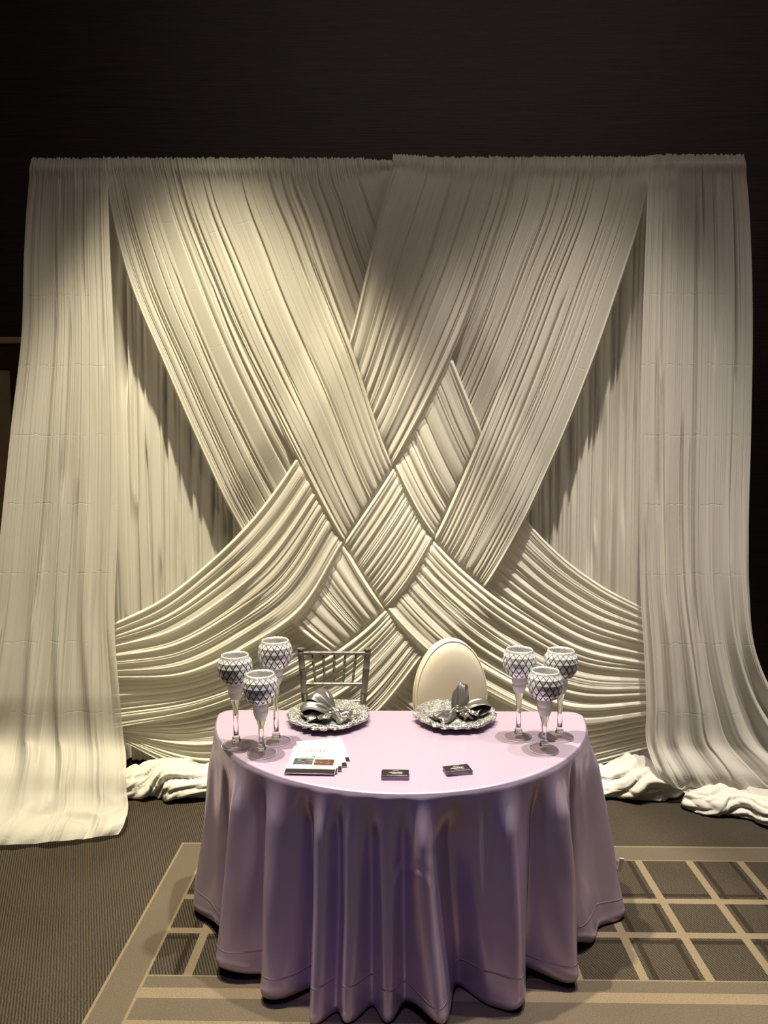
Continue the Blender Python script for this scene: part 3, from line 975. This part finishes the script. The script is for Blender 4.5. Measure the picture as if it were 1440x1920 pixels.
def tablecloth():
    n = 1400
    ol, s = outline(0.0, n)
    tg = np.roll(ol, -3, 0) - np.roll(ol, 3, 0)
    tg /= np.linalg.norm(tg, axis=1, keepdims=True)
    nr = np.stack([-tg[:, 1], tg[:, 0]], -1)
    ctr = np.array([0, -DEP * .4])
    flip = ((ol - ctr) * nr).sum(1) < 0
    nr[flip] *= -1
    k = 12
    for _ in range(3):
        nr = sum(np.roll(nr, j, 0) for j in range(-k, k + 1)) / (2 * k + 1)
        nr /= np.linalg.norm(nr, axis=1, keepdims=True)
    # which outline sample stands under which picture column at mid height: folds are listed by where they stand
    wx, wy = XC + ol[:, 0] + nr[:, 0] * .05, YB + ol[:, 1] + nr[:, 1] * .05
    d = np.stack([wx, wy, np.full(n, .35 - CAM_H)], -1) @ RXN
    px = 720 + F_PX * d[:, 0] / -d[:, 2]
    front = ol[:, 1] < -.05
    fidx = np.where(front)[0]
    order = fidx[np.argsort(px[fidx])]

    def s_of(p):
        return np.interp(p, px[order], s[order])
    per = s[-1] + (s[1] - s[0])
    # (picture column, half width m, height m, drift m towards +x at the hem)
    folds = [(364, .05, .040, -.02), (402, .03, -.020, 0), (436, .045, .050, 0), (476, .022, -.030, 0), (505, .055, .055, .01), (560, .022, -.045, .0), (592, .034, .062, .0), (622, .018, -.030, 0),
             (648, .032, .040, .0), (690, .020, -.026, .0), (722, .034, .036, .0), (757, .016, -.018, 0), (794, .036, .055, .07), (858, .040, -.055, .09), (905, .02, .018, .05), (966, .045, .066, .01),
             (1022, .024, -.034, .0), (1060, .042, .060, -.01), (1090, .018, -.030, 0), (1116, .04, .045, .0), (1148, .045, .038, .01)]
    side = sstep(.35, .9, np.abs(ol[:, 0]) / RT)
    nback = sstep(-.05, -.01, ol[:, 1])
    lens = np.concatenate([np.linspace(0, T_H - .10, 64), T_H - .10 + np.linspace(0, .26, 44)[1:]])
    rows, uvs = [], []
    # top, from the middle outwards
    for q in np.linspace(0.02, .985, 14):
        p = ctr + (ol - ctr) * q
        z = np.full(n, T_H + .0015)
        rows.append(np.stack([p[:, 0], p[:, 1], z], -1)); uvs.append(np.stack([p[:, 0] + 7, p[:, 1] - 3], -1))
    for a in np.linspace(0, math.pi / 2, 6):
        p = ol + nr * (.006 * math.sin(a) - .006 + .003)[..., None] if False else ol + nr * (.007 * math.sin(a) - .004)
        rows.append(np.stack([p[:, 0], p[:, 1], np.full(n, T_H + .0015 - .007 * (1 - math.cos(a)))], -1)); uvs.append(np.stack([s, np.full(n, T_H - .10 + .007 * (1 - a))], -1))
    for l in lens[1:]:
        q = l / T_H
        F = np.zeros(n)
        for c, w_, h_, dr in folds:
            sc = s_of(c) + dr * max(0, q - .25)
            ww = w_ * (.90 + .65 * min(q, 1))
            ds = (s - sc + per / 2) % per - per / 2
            F += 1.0 * h_ * np.exp(-np.abs(ds / ww) ** 2.0)
        back = ~front
        F = np.where(back, .015 + .012 * np.sin(s * 55 + 2 * np.sin(s * 9)), F - .012)
        F += .012 * vn(s * 7, q * 1.2, 301) + .005 * vn(s * 17, q * 3 + 2, 302)
        amp = sstep(0, .22, q) * (.30 + .80 * min(q, 1))
        hemvar = .5 + .5 * vn(s * 9, 0 * s, 303)
        hemvar2 = .5 + .5 * vn(s * 21, 0 * s, 304)
        # length of cloth that hangs before it meets the carpet differs from fold to fold
        fall = T_H - .075 + .055 * hemvar - .01
        o_ = .006 + (.010 + .050 * side) * min(q, 1.0) + 1.45 * amp * (F - .012 * (1 - side))
        z = T_H - l
        zz = np.full(n, z)
        over = np.maximum(0, l - fall)
        # below "fall" the cloth rolls under in a soft curve and lies back towards the table
        rb = .040 + .02 * hemvar2
        ang = np.minimum(over / rb, 2.3)
        zz = np.where(over > 0, T_H - fall - rb * np.sin(np.minimum(ang, math.pi / 2)) + np.where(ang > math.pi / 2, rb * .12 * (ang - math.pi / 2), 0), zz)
        o_ = o_ + np.where(over > 0, .012 * np.sin(np.minimum(ang, math.pi)) - rb * (1 - np.cos(ang)) * 1.1 - np.maximum(0, over - 2.3 * rb) * .8, 0)
        zz = np.maximum(zz, .006)
        # caught arch of cloth at knee height and a couple of pressed dents
        sx = (s - s_of(773) + per / 2) % per - per / 2
        dz = zz - .462
        rr = np.sqrt(sx ** 2 + dz ** 2)
        o_ += (.004 * np.exp(-((rr - .045) / .012) ** 2) - .003 * np.exp(-((rr - .068) / .010) ** 2)) * sstep(-.02, .02, dz) * (.6 + .4 * np.sin(sx * 130))
        # along the straight back the cloth only hangs to just above the chair seats
        zz = np.maximum(zz, nback * (T_H - .235))
        o_ = np.where(nback > .5, np.minimum(o_, .03), o_)
        p = ol + nr * o_[:, None]
        rows.append(np.stack([p[:, 0], p[:, 1], zz], -1))
        seam = T_H - .105 + .016 * np.sin(s * 13 + 1.0) + .02 * vn(s * 8, 0 * s, 306)
        uvs.append(np.stack([s, (seam - l) * 1.0], -1))
    P = np.stack(rows, 0)
    P[..., 0] += XC; P[..., 1] += YB
    o = grid_obj('tablecloth', P, M_SATIN, uv=np.stack(uvs, 0), wrap=True, flip=True)
    tag(o, 'lavender satin cloth falling in folds from the half round table to the carpet', 'tablecloth')
    # close the middle of the top
    ring = np.stack([P[0], np.repeat(P[0].mean(0)[None], n, 0)], 0)
    me = o.data
    bm = bmesh.new(); bm.from_mesh(me); bm.verts.ensure_lookup_table()
    c = bm.verts.new(P[0].mean(0))
    bm.verts.ensure_lookup_table()
    uvl = bm.loops.layers.uv.active
    for i in range(0, n):
        f = bm.faces.new((bm.verts[i], c, bm.verts[(i + 1) % n])); f.smooth = True
        for lp in f.loops: lp[uvl].uv = (7, -3)
    bmesh.ops.recalc_face_normals(bm, faces=bm.faces[:])
    bm.to_mesh(me); bm.free()
    # care tag on the hem, back right
    i = int(np.argmin(np.abs(s - (s_of(1128) + .02))))
    q = P[14 + 6 + 50, i]
    bm = bmesh.new()
    add_box(bm, -.004, .014, -.001, .001, -.035, .022)
    t = bm_obj('care_tag', bm, M_TAG, o)
    t.location = (q[0] + .012, q[1] - .004, q[2])
    t.rotation_euler = (0.1, .15, .1)
    return o


tablecloth()
TOP = T_H + .0025

# ------------------------------------------------------------------ goblets
def goblet(px, py, height, label, rz, proto=None):
    p = atz(px, py, TOP)
    g = empty('goblet', (p[0], p[1], TOP), rz)
    tag(g, label, 'candle holder', 'mosaic glass goblets on the table')
    # foot
    bm = bmesh.new()
    add_lathe(bm, [(.001, .0), (.050, .0), (.054, .0012), (.0535, .003), (.040, .005), (.022, .0085), (.0125, .012), (.001, .012)], 40)
    ft = bm_obj('foot', bm, M_FOOT, g, smooth=True, angle=60)
    bm = bmesh.new()
    tube_bm(bm, [(.0535 * math.cos(2 * math.pi * k / 40), .0535 * math.sin(2 * math.pi * k / 40), .0018) for k in range(40)], .0012, 6, closed=True)
    bm_obj('foot_edge', bm, M_FROST, ft, smooth=True)
    zb = height - .112          # bottom of the bowl
    zk = zb - .056              # bottom of the frosted knob
    bm = bmesh.new()
    add_lathe(bm, [(.001, .0122), (.0115, .0122), (.0165, .015), (.0165, .021), (.0120, .024), (.0145, .027), (.0145, .031), (.0095, .036), (.0088, zk * .5),
                   (.0105, zk * .8), (.0135, zk - .018), (.0180, zk - .001), (.001, zk - .001)], 28)
    bm_obj('stem', bm, M_GLASS, g, smooth=True, angle=50)
    bm = bmesh.new()
    add_lathe(bm, [(.001, zk - .0005), (.0185, zk), (.0235, zk + .012), (.0270, zk + .024), (.0262, zk + .0295), (.0235, zk + .032), (.0265, zk + .035), (.0275, zk + .043), (.0255, zk + .051),
                   (.0225, zk + .0555), (.001, zk + .0555)], 32)
    bm_obj('knob', bm, M_FROST, g, smooth=True, angle=60)
    # bowl: a lattice of lozenge facets with sunk dark joints
    nC = 16
    prof = [(.0290, .003), (.0440, .014), (.0545, .030), (.0598, .048), (.0602, .066), (.0570, .084), (.0512, .098)]
    bm = bmesh.new()
    ring = lambda k, c: Vector((prof[k][0] * math.cos(2 * math.pi * (c + .5 * (k % 2)) / nC), prof[k][0] * math.sin(2 * math.pi * (c + .5 * (k % 2)) / nC), zb + prof[k][1]))

    def facet(pts, lift):
        """one lozenge (or border triangle): sunk dark joint all round, raised face folded across its middle"""
        c = sum(pts, Vector()) / len(pts)
        n = (pts[1] - pts[0]).cross(pts[-1] - pts[0]).normalized()
        if n.dot(Vector((c.x, c.y, 0))) < 0: n = -n
        out = [bm.verts.new(p - n * .0008) for p in pts]
        inn = [bm.verts.new(c + (p - c) * .87 + n * .0016) for p in pts]
        m = len(pts)
        for a in range(m):
            f = bm.faces.new((out[a], out[(a + 1) % m], inn[(a + 1) % m], inn[a])); f.material_index = 1
        if m == 4:
            for a in (1, 3): inn[a].co += n * lift
            for f in (bm.faces.new((inn[0], inn[1], inn[3])), bm.faces.new((inn[1], inn[2], inn[3]))): f.material_index = 0
        else:
            bm.faces.new(inn).material_index = 0
    for k in range(len(prof) - 2):
        for c in range(nC):
            o = 0 if (k % 2) else -1
            facet([ring(k, c), ring(k + 1, c + o + 1), ring(k + 2, c), ring(k + 1, c + o)], .0022)
    kt = len(prof) - 1
    for c in range(nC):
        facet([ring(kt, c), ring(kt - 1, c + (1 if kt % 2 else 0)), ring(kt, c + 1)], 0)
        facet([ring(0, c), ring(0, c + 1), ring(1, c)], 0)
    bowl = bm_obj('bowl', bm, [M_TILE, M_GROUT], g)
    bm = bmesh.new()
    add_lathe(bm, [(.0215, zb - .0005), (.0300, zb + .003), (.030, zb + .0045), (.022, zb + .002)], 36, cap=False)
    bm_obj('bowl_base', bm, M_CRACKLE, bowl, smooth=True)
    bm = bmesh.new()
    add_lathe(bm, [(.0515, zb + .096), (.0500, zb + .105), (.0485, zb + .108), (.0470, zb + .108), (.0468, zb + .100), (.0475, zb + .080), (.050, zb + .055), (.045, zb + .032), (.034, zb + .014), (.018, zb + .006)], 42, cap=False)
    bm_obj('rim', bm, M_CRACKLE, bowl, smooth=True)
    return g


goblet(443, 1397, .343, 'mosaic glass goblet at the outer edge of the left trio, middle height', .1)
goblet(518, 1390, .388, 'tallest mosaic glass goblet, at the back of the left trio beside the silver chair', .3)
goblet(490, 1413, .296, 'short mosaic glass goblet at the front of the left trio, near the flyers', .55)
goblet(972, 1382, .343, 'mosaic glass goblet of the right trio standing nearest the charger plate', .2)
goblet(1049, 1381, .338, 'mosaic glass goblet of the right trio nearest the table corner', .7)
goblet(1020, 1405, .296, 'short mosaic glass goblet at the front of the right trio', .45)


# ------------------------------------------------------------------ charger plates and napkins
def charger(px, py, rz, label, seed):
    p = atz(px, py, TOP)
    nr, na = 44, 420
    rr = np.linspace(.0, 1, nr)
    a = np.linspace(0, 2 * math.pi, na, endpoint=False)
    R, A = np.meshgrid(rr, a, indexing='ij')
    edge = .158 + .008 * vn(A * 9, 0 * A, seed) + .005 * np.abs(np.sin(A * 13 + vn(A * 3, 0 * A, seed + 1)))
    rad = R * edge
    prof = .012 + .004 * sstep(.1, .6, R) * 0 + .017 * sstep(.60, 1.0, R) ** .9
    br = np.abs(np.sin(A * 34 + 2.5 * vn(A * 6, R * 5, seed + 2))) ** .6
    br2 = np.abs(np.sin(A * 71 + 3 * vn(A * 9, R * 8, seed + 3)))
    z = prof + .0045 * br * sstep(.25, .7, R) + .0030 * br2 * sstep(.5, .9, R) + .002 * vn(A * 30, R * 16, seed + 4) * sstep(.05, .3, R)
    P = np.stack([rad * np.cos(A), rad * np.sin(A), z], -1)
    Pb = P[::-1].copy(); Pb[..., 2] = np.minimum(prof[::-1] - .006, P[::-1][..., 2] - .003)
    Pf = np.concatenate([P, Pb], 0)
    o = empty('charger_plate', (p[0], p[1], TOP), rz)
    grid_obj('dish', Pf, M_CHARGER, o, wrap=True)
    bm = bmesh.new()
    add_lathe(bm, [(.082, 0), (.088, 0), (.090, .008), (.080, .008)], 48)
    bm_obj('foot_ring', bm, M_CHARGER, o, smooth=True, angle=40)
    tag(o, label, 'plate', 'silver charger plates')
    return p


def napkin(p, rz, parts, label, zoff=.0175):
    """parts of cloth gathered at the middle: ('loop'|'tail', direction deg, length, width, height, rise, seed)"""
    root = empty('napkin', (p[0], p[1], TOP + zoff), rz)
    ns, nw = 44, 40
    for kind, ang, ln, wd, hh, rise, sd in parts:
        s = np.linspace(0, 1, ns)[:, None]; q = np.linspace(-1, 1, nw)[None, :]
        pl = np.sin(q * 3.1 + sd) * .7 + np.sin(q * 7.3 + 2.3 * sd + 1.5 * s) * .3 + .5 * vn(q * 2.2 + 0 * s, s * 3.1, int(sd * 10))
        peak = 1.0 if kind == 'peak' else 0.0
        if kind in ('loop', 'peak'):
            # a soft loop: out from the knot, over the top and back under
            out_ = (1 - np.cos(2 * math.pi * s)) / 2
            x = ln * out_ * (1 + .06 * pl) - .008
            half = np.where(s < .5, 1.0, -.55)
            z = rise * out_ + hh * half * np.sin(math.pi * np.minimum(out_, .999)) ** .8 * (.55 + .45 * out_) + hh * .55
            y = wd * (.30 + .70 * out_ ** .7) * q * (1 - .12 * pl * out_) * (1 - peak * .75 * out_ ** 1.5)
            z = z + .010 * pl * (1 - .55 * out_) * np.where(s < .5, 1, .4) - .35 * hh * np.abs(q) ** 2.2
        else:
            out_ = s
            x = ln * s * (1 - .06 * q ** 2 + .05 * np.sin(q * 6 + sd)) - .008
            y = wd * (.25 + .75 * sstep(0, .9, s)) * q
            z = hh * (.9 - .55 * s) * (1 - np.abs(q) ** 1.8) + rise * s + (.004 + .010 * s) * pl + .010
            x = x - sstep(.85, 1, s) * .010 * (1 + pl)
        z = z + .010 * vn(q * 2.6 + 9, s * 4.2, int(sd * 10) + 5) * out_ + .004 * vn(q * 6, s * 9, int(sd * 10) + 6)
        y = y + .010 * vn(q * 1.7 + 3, s * 3.6, int(sd * 10) + 7) * out_
        x = x + .008 * vn(q * 2.7 + 5, s * 2.6, int(sd * 10) + 8) * out_
        z = np.maximum(z, .003 + .002 * (pl + 1))
        c, n_ = math.cos(math.radians(ang)), math.sin(math.radians(ang))
        P = np.stack([x * c - y * n_, x * n_ + y * c, z + 0 * x], -1)
        o = grid_obj('napkin_fold', P, M_NAPKIN, root)
        md = o.modifiers.new('thick', 'SOLIDIFY'); md.thickness = .0022; md.offset = 0
    # the gathered waist: a short creased tuck of cloth across the middle
    a = np.linspace(0, 2 * math.pi, 40)[None, :]; t = np.linspace(0, 1, 14)[:, None]
    rr = (.013 + .004 * np.sin(t * math.pi)) * (1 + .18 * np.sin(a * 7) + .12 * np.sin(a * 3 + 1))
    P = np.stack([-.012 + .024 * t + .004 * np.sin(a * 2), rr * np.cos(a) * 1.3, np.maximum(.018 + rr * np.sin(a), .002)], -1)
    grid_obj('waist', P, M_NAPKIN, root)
    tag(root, label, 'napkin', 'pewter satin napkins')
    return root


pc = charger(616, 1351, .2, 'silver charger plate with frilled rim in front of the pewter chair', 401)
napkin((pc[0] + .012, pc[1] - .005), 0, [
    ('loop', 165, .120, .060, .030, .026, 1.0), ('loop', 138, .095, .060, .034, .058, 2.2), ('loop', 196, .115, .055, .016, -.002, 3.1),
    ('tail', -30, .125, .060, .036, -.010, 4.4), ('tail', -8, .095, .055, .030, -.004, 0.3), ('tail', 222, .095, .055, .022, -.004, 5.2)],
    'pewter satin napkin gathered like a bow, its loops towards the left goblets')
pc = charger(853, 1350, .9, 'silver charger plate with frilled rim in front of the cream oval chair', 441)
napkin((pc[0] + .012, pc[1] + .004), 0, [
    ('peak', 60, .075, .060, .034, .085, 1.4), ('loop', 14, .130, .055, .026, .030, 2.9), ('tail', 214, .140, .052, .026, -.006, 0.7),
    ('tail', 2, .110, .060, .030, .006, 3.9), ('tail', -24, .080, .050, .022, -.004, 5.0), ('loop', 205, .120, .030, .014, -.002, 2.1)],
    'pewter satin napkin folded to a peak, pointing down across the plate by the oval chair')


# ------------------------------------------------------------------ chairs
def pewter_chair():
    Yb = 3.27
    tl, tr = at(561, 1222, Yb), at(689, 1222, Yb)
    bl, br = at(572, 1331, Yb), at(679, 1331, Yb)
    xm = (tl[0] + tr[0]) / 2
    ht, hb = (tr[0] - tl[0]) / 2, (br[0] - bl[0]) / 2
    zt, zbk = tl[2], bl[2]
    c = empty('ballroom_chair', (xm, Yb, 0))
    tag(c, 'pewter grey bamboo style ballroom chair with spindle back, behind the left plate', 'chair')
    rk = lambda z: .05 * (z - .45) / .45            # rake of the back
    def ringed(p, q, r, at_, parent, name, extra=.0016, seg=14, rend=None):
        M, L = between(p, q)
        prof = [(r * .9, 0)]
        zs = [(.0, r)]
        for t in at_:
            z = t * L
            prof += [(r, z - .009), (r + extra, z - .0065), (r + extra, z - .002), (r - .0005, z - .0012), (r - .0005, z + .0012), (r + extra, z + .002), (r + extra, z + .0065), (r, z + .009)]
        prof += [(r if rend is None else rend, L)]
        bm = bmesh.new(); add_lathe(bm, prof, seg, M)
        return bm_obj(name, bm, M_PEWTER, parent, smooth=True, angle=35)
    sl = (ht - hb) / (zt - zbk)
    xat = lambda z: hb + (z - zbk) * sl
    z45 = .45
    for s in (-1, 1):
        ringed((s * xat(z45), rk(z45), z45), (s * ht, rk(zt), zt - .006), .0155, [.28, .55, .80, .955], c, 'back_post')
        bm = bmesh.new()
        add_lathe(bm, [(.013, 0), (.017, .004), (.018, .010), (.013, .012)], 14, Matrix.Translation((s * ht, rk(zt), zt - .007)))
        bm_obj('finial', bm, M_PEWTER, c, smooth=True, angle=40)
        ringed((s * xat(z45), rk(z45), z45), (s * (hb - .01), .06, 0), .0150, [.1, .45, .8], c, 'leg', rend=.012)
        ringed((s * (hb + .02), -.36, .43), (s * (hb + .02), -.38, 0), .0150, [.1, .45, .8], c, 'leg', rend=.012)
    def zpx(y): return at(625, y, Yb)[2]
    zr = [zpx(1230), zpx(1287), zpx(1318)]
    spx_t = [-.71, -.355, 0, .355, .71]
    for k, z in enumerate(zr):
        x = xat(z) - .012
        ringed((-x, rk(z), z), (x, rk(z), z), .0092, [.5 + t * .5 for t in (spx_t if k == 0 else [-.66, -.33, 0, .33, .66])], c, 'back_rail', extra=.0010)
    for t in range(5):
        xt = spx_t[t] * (xat(zr[0]) - .012); xb = [-.66, -.33, 0, .33, .66][t] * (xat(zr[1]) - .012)
        M, L = between((xb, rk(zr[1]), zr[1] + .006), (xt, rk(zr[0]), zr[0] - .006))
        bm = bmesh.new()
        prof = [(.0035, 0)]
        for q in (.25, .5, .75):
            prof += [(.0058, q * L - .007), (.0072, q * L - .005), (.0072, q * L - .001), (.0058, q * L), (.0072, q * L + .001), (.0072, q * L + .005), (.0058, q * L + .007)]
        prof += [(.0038, L)]
        add_lathe(bm, prof, 12, M)
        bm_obj('spindle', bm, M_PEWTER, c, smooth=True, angle=35)
    bm = bmesh.new(); add_box(bm, -hb - .035, hb + .035, -.385, .015, .425, .452, .008); bm_obj('seat', bm, M_PEWTER, c)
    bm = bmesh.new(); add_box(bm, -hb - .02, hb + .02, -.37, -.012, .4525, .492, .016); bm_obj('seat_cushion', bm, M_CUSHION, c, smooth=True, angle=60)
    for z in (.16, .26):
        ringed((-hb - .02, -.372, z), (hb + .02, -.372, z), .009, [.33, .66], c, 'stretcher')
    for s in (-1, 1):
        ringed((s * (hb + .018), -.37, .2), (s * hb, .03, .2), .009, [.5], c, 'stretcher')


pewter_chair()


def oval_chair():
    Yb = 3.25
    top = at(847, 1200, Yb)
    lf, rt = at(776, 1296, Yb), at(913, 1296, Yb)
    xm = (lf[0] + rt[0]) / 2
    rz = math.radians(13)
    hw = (rt[0] - lf[0]) / 2 / math.cos(rz) - .004
    zc = lf[2] - .02
    hh = top[2] - zc
    c = empty('oval_back_chair', (xm, Yb, 0), rz)
    tag(c, 'cream leather chair with padded oval back and piped edge, behind the right plate', 'chair')
    TH = .045
    def ell(t, k=1.0):
        # slightly egg shaped: wider below the middle
        return Vector((hw * k * math.cos(t) * (1 - .035 * math.sin(t)), 0, zc + hh * k * math.sin(t)))
    bm = bmesh.new()
    n = 72
    lay = [(1.0, TH * .5), (1.0, -TH * .2), (.985, -TH * .5), (.94, -TH * .72), (.82, -TH * .95), (.6, -TH * 1.12), (.3, -TH * 1.18), (.02, -TH * 1.2)]
    rings = []
    for k, y in lay:
        rings.append([bm.verts.new(ell(2 * math.pi * i / n, k) + Vector((0, y, 0))) for i in range(n)])
    for A, B in zip(rings[:-1], rings[1:]):
        for i in range(n): bm.faces.new((A[i], A[(i + 1) % n], B[(i + 1) % n], B[i]))
    bm.faces.new(rings[0]); bm.faces.new(rings[-1])
    back = bm_obj('backrest', bm, M_CREAM, c, smooth=True, angle=50)
    for y, k in ((-TH * .46, 1.0), (TH * .48, 1.005)):
        bm = bmesh.new()
        tube_bm(bm, [ell(2 * math.pi * i / n, k) + Vector((0, y, 0)) for i in range(n)], .0045, 8, closed=True)
        bm_obj('piping', bm, M_CREAMP, back, smooth=True)
    for s in (-1, 1):
        bm = bmesh.new(); tube_bm(bm, [(s * .13, .01, .44), (s * .14, .005, zc - hh * .55)], .014, 10); bm_obj('back_support', bm, M_CREAMP, c, smooth=True, angle=50)
        bm = bmesh.new(); tube_bm(bm, [(s * .17, .0, .43), (s * .18, .06, 0)], [.02, .013], 12); bm_obj('leg', bm, M_CREAMP, c, smooth=True, angle=50)
        bm = bmesh.new(); tube_bm(bm, [(s * .19, -.38, .43), (s * .19, -.40, 0)], [.02, .013], 12); bm_obj('leg', bm, M_CREAMP, c, smooth=True, angle=50)
    bm = bmesh.new(); add_box(bm, -.215, .215, -.43, .02, .40, .475, .02); bm_obj('seat', bm, M_CREAM, c, smooth=True, angle=60)


oval_chair()

# ------------------------------------------------------------------ flyers and business cards
def squiggle(bm, x0, y0, w_, h_, n, seed, z, t=.0007):
    """a line of small joined loops, the size of handwriting too small to read"""
    rs = np.random.RandomState(seed)
    x = x0
    pts = []
    st = w_ / n
    for k in range(n):
        hgt = h_ * (.40 + .60 * rs.rand())
        lp = st * (.30 + .35 * rs.rand())
        for a in np.linspace(0, 2 * math.pi, 12, endpoint=False):
            yy = hgt * (.5 - .5 * math.cos(a))
            pts.append((x0 + st * (k + a / (2 * math.pi)) - lp * math.sin(a) + .35 * yy, y0 + yy))
    for (ax, ay), (bx, by) in zip(pts[:-1], pts[1:]):
        d = Vector((bx - ax, by - ay)); L = d.length
        if L < 1e-6: continue
        nrm = Vector((-d.y, d.x)) / L * t * .5
        f = [bm.verts.new((ax + nrm.x, ay + nrm.y, z)), bm.verts.new((bx + nrm.x, by + nrm.y, z)), bm.verts.new((bx - nrm.x, by - nrm.y, z)), bm.verts.new((ax - nrm.x, ay - nrm.y, z))]
        bm.faces.new(f)


def flyers():
    bl, brt, tl = atz(532, 1449, TOP + .008), atz(627, 1451, TOP + .008), atz(560, 1401, TOP + .008)
    ex = brt - bl; FW = float(np.linalg.norm(ex)); rot = math.atan2(ex[1], ex[0])
    FH = float(np.linalg.norm((tl - bl)[:2]))
    print('flyer', FW, FH, rot)
    TK = .0012
    sheets = [(math.radians(15), .050, .072, 'white flyer lowest in the fan, its dark footer corner nearest the plate'),
              (math.radians(13), .042, .030, 'white flyer second lowest in the fan beside the short goblet'),
              (math.radians(8), .024, .010, 'white flyer in the middle of the fan, dark footer end showing at its right'),
              (math.radians(3.5), .008, .003, 'white flyer just under the flyer with two photos'),
              (0, 0, 0, 'white flyer with two printed photos, uppermost of the fanned stack')]
    for k, (dr, dx, dy, lab) in enumerate(sheets):
        root = empty('flyer', (bl[0] + dx, bl[1] + dy, TOP + .0005 + k * (TK + .0002)), rot + dr)
        topmost = k == len(sheets) - 1
        tag(root, lab, 'flyer', 'fanned flyers beside the left goblets')
        box_obj('sheet', (0, FW, 0, FH, 0, TK), M_PAPER, root)
        box_obj('footer_band', (0.0005, FW - .0005, .0005, FH * .17, TK, TK + .0001), M_INK, root)
        if topmost:
            box_obj('printed_photo', (FW * .10, FW * .50, FH * .32, FH * .56, TK, TK + .0001), M_PHOTO1, root)
            box_obj('printed_photo', (FW * .525, FW * .93, FH * .30, FH * .54, TK, TK + .0001), M_PHOTO2, root)
            bm = bmesh.new()
            squiggle(bm, FW * .20, FH * .57, FW * .50, FH * .09, 15, 3, TK + .0002, .0018)
            for r in (.006, .009):
                for sx in (-.007, .007):
                    cx, cy = FW * .47 + sx, FH * .68
                    for i in range(20):
                        a0, a1 = 2 * math.pi * i / 20, 2 * math.pi * (i + 1) / 20
                        v = [bm.verts.new((cx + q * math.cos(a) * 1.2, cy + q * math.sin(a) * 1.4, TK + .0002)) for a, q in ((a0, r), (a1, r), (a1, r + .0014), (a0, r + .0014))]
                        bm.faces.new(v)
            squiggle(bm, FW * .40, FH * .76, FW * .16, FH * .03, 6, 8, TK + .0002, .0006)
            bm_obj('emblem_lettering', bm, M_GREYINK, root)
            bm = bmesh.new()
            squiggle(bm, FW * .08, FH * .83, FW * .62, FH * .10, 9, 5, TK + .0002, .0026)
            squiggle(bm, FW * .80, FH * .90, FW * .08, FH * .03, 2, 6, TK + .0002, .0009)
            bm_obj('script_heading', bm, M_GREYINK, root)


flyers()


def card_stack(px, py, rz, label_top, label_rest, n=9, seed=1):
    p = atz(px, py, TOP)
    rs = np.random.RandomState(seed)
    TK = .0011
    base = None
    for k in range(n):
        root = empty('business_card', (p[0] + rs.uniform(-.0012, .0012), p[1] + rs.uniform(-.0012, .0012), TOP + .0004 + k * (TK + .00015)), rz + rs.uniform(-.02, .02) + (.10 if (seed == 2 and k > 5) else 0))
        top = k == n - 1
        tag(root, label_top if top else label_rest, 'business card', label_rest)
        if base is None:
            bm = bmesh.new(); add_box(bm, -.0445, .0445, -.0265, .0265, 0, TK)
            bm.faces.ensure_lookup_table()
            for f in bm.faces: f.material_index = 0 if abs(f.normal.z) > .5 else 1
            base = bm_obj('card', bm, [M_BLACKCARD, M_PAPERSIDE], root)
        else:
            o = base.copy(); COL.objects.link(o); o.parent = root
        if top:
            bm = bmesh.new()
            squiggle(bm, -.022, .0015, .044, .008, 11, 20 + seed, TK + .0001, .0009)
            for i in range(5):
                a = math.pi * (.15 + .7 * i / 4)
                squiggle(bm, .009 * math.cos(a) - .002, .011 + .005 * math.sin(a), .004, .004, 1, 40 + i, TK + .0001, .0007)
            squiggle(bm, -.012, -.006, .034, .0028, 12, 30 + seed, TK + .0001, .0005)
            squiggle(bm, -.040, -.0185, .003, .003, 1, 9, TK + .0001, .0008)
            squiggle(bm, -.030, -.0185, .068, .0025, 22, 50 + seed, TK + .0001, .0005)
            bm_obj('silver_lettering', bm, M_SILVERINK, root)


M_PAPERSIDE = pbr('card_edge', (0.30, 0.26, 0.27), 0.6, noise=(200, 0.3))
card_stack(741, 1456, .0, 'black business card with silver print, top of the neat stack at the table front', 'black business cards in the neat stack at the table front', 9, 1)
card_stack(858, 1447, .16, 'black business card with silver print, top of the skewed stack nearer the right plate', 'black business cards in the skewed stack nearer the right plate', 9, 2)
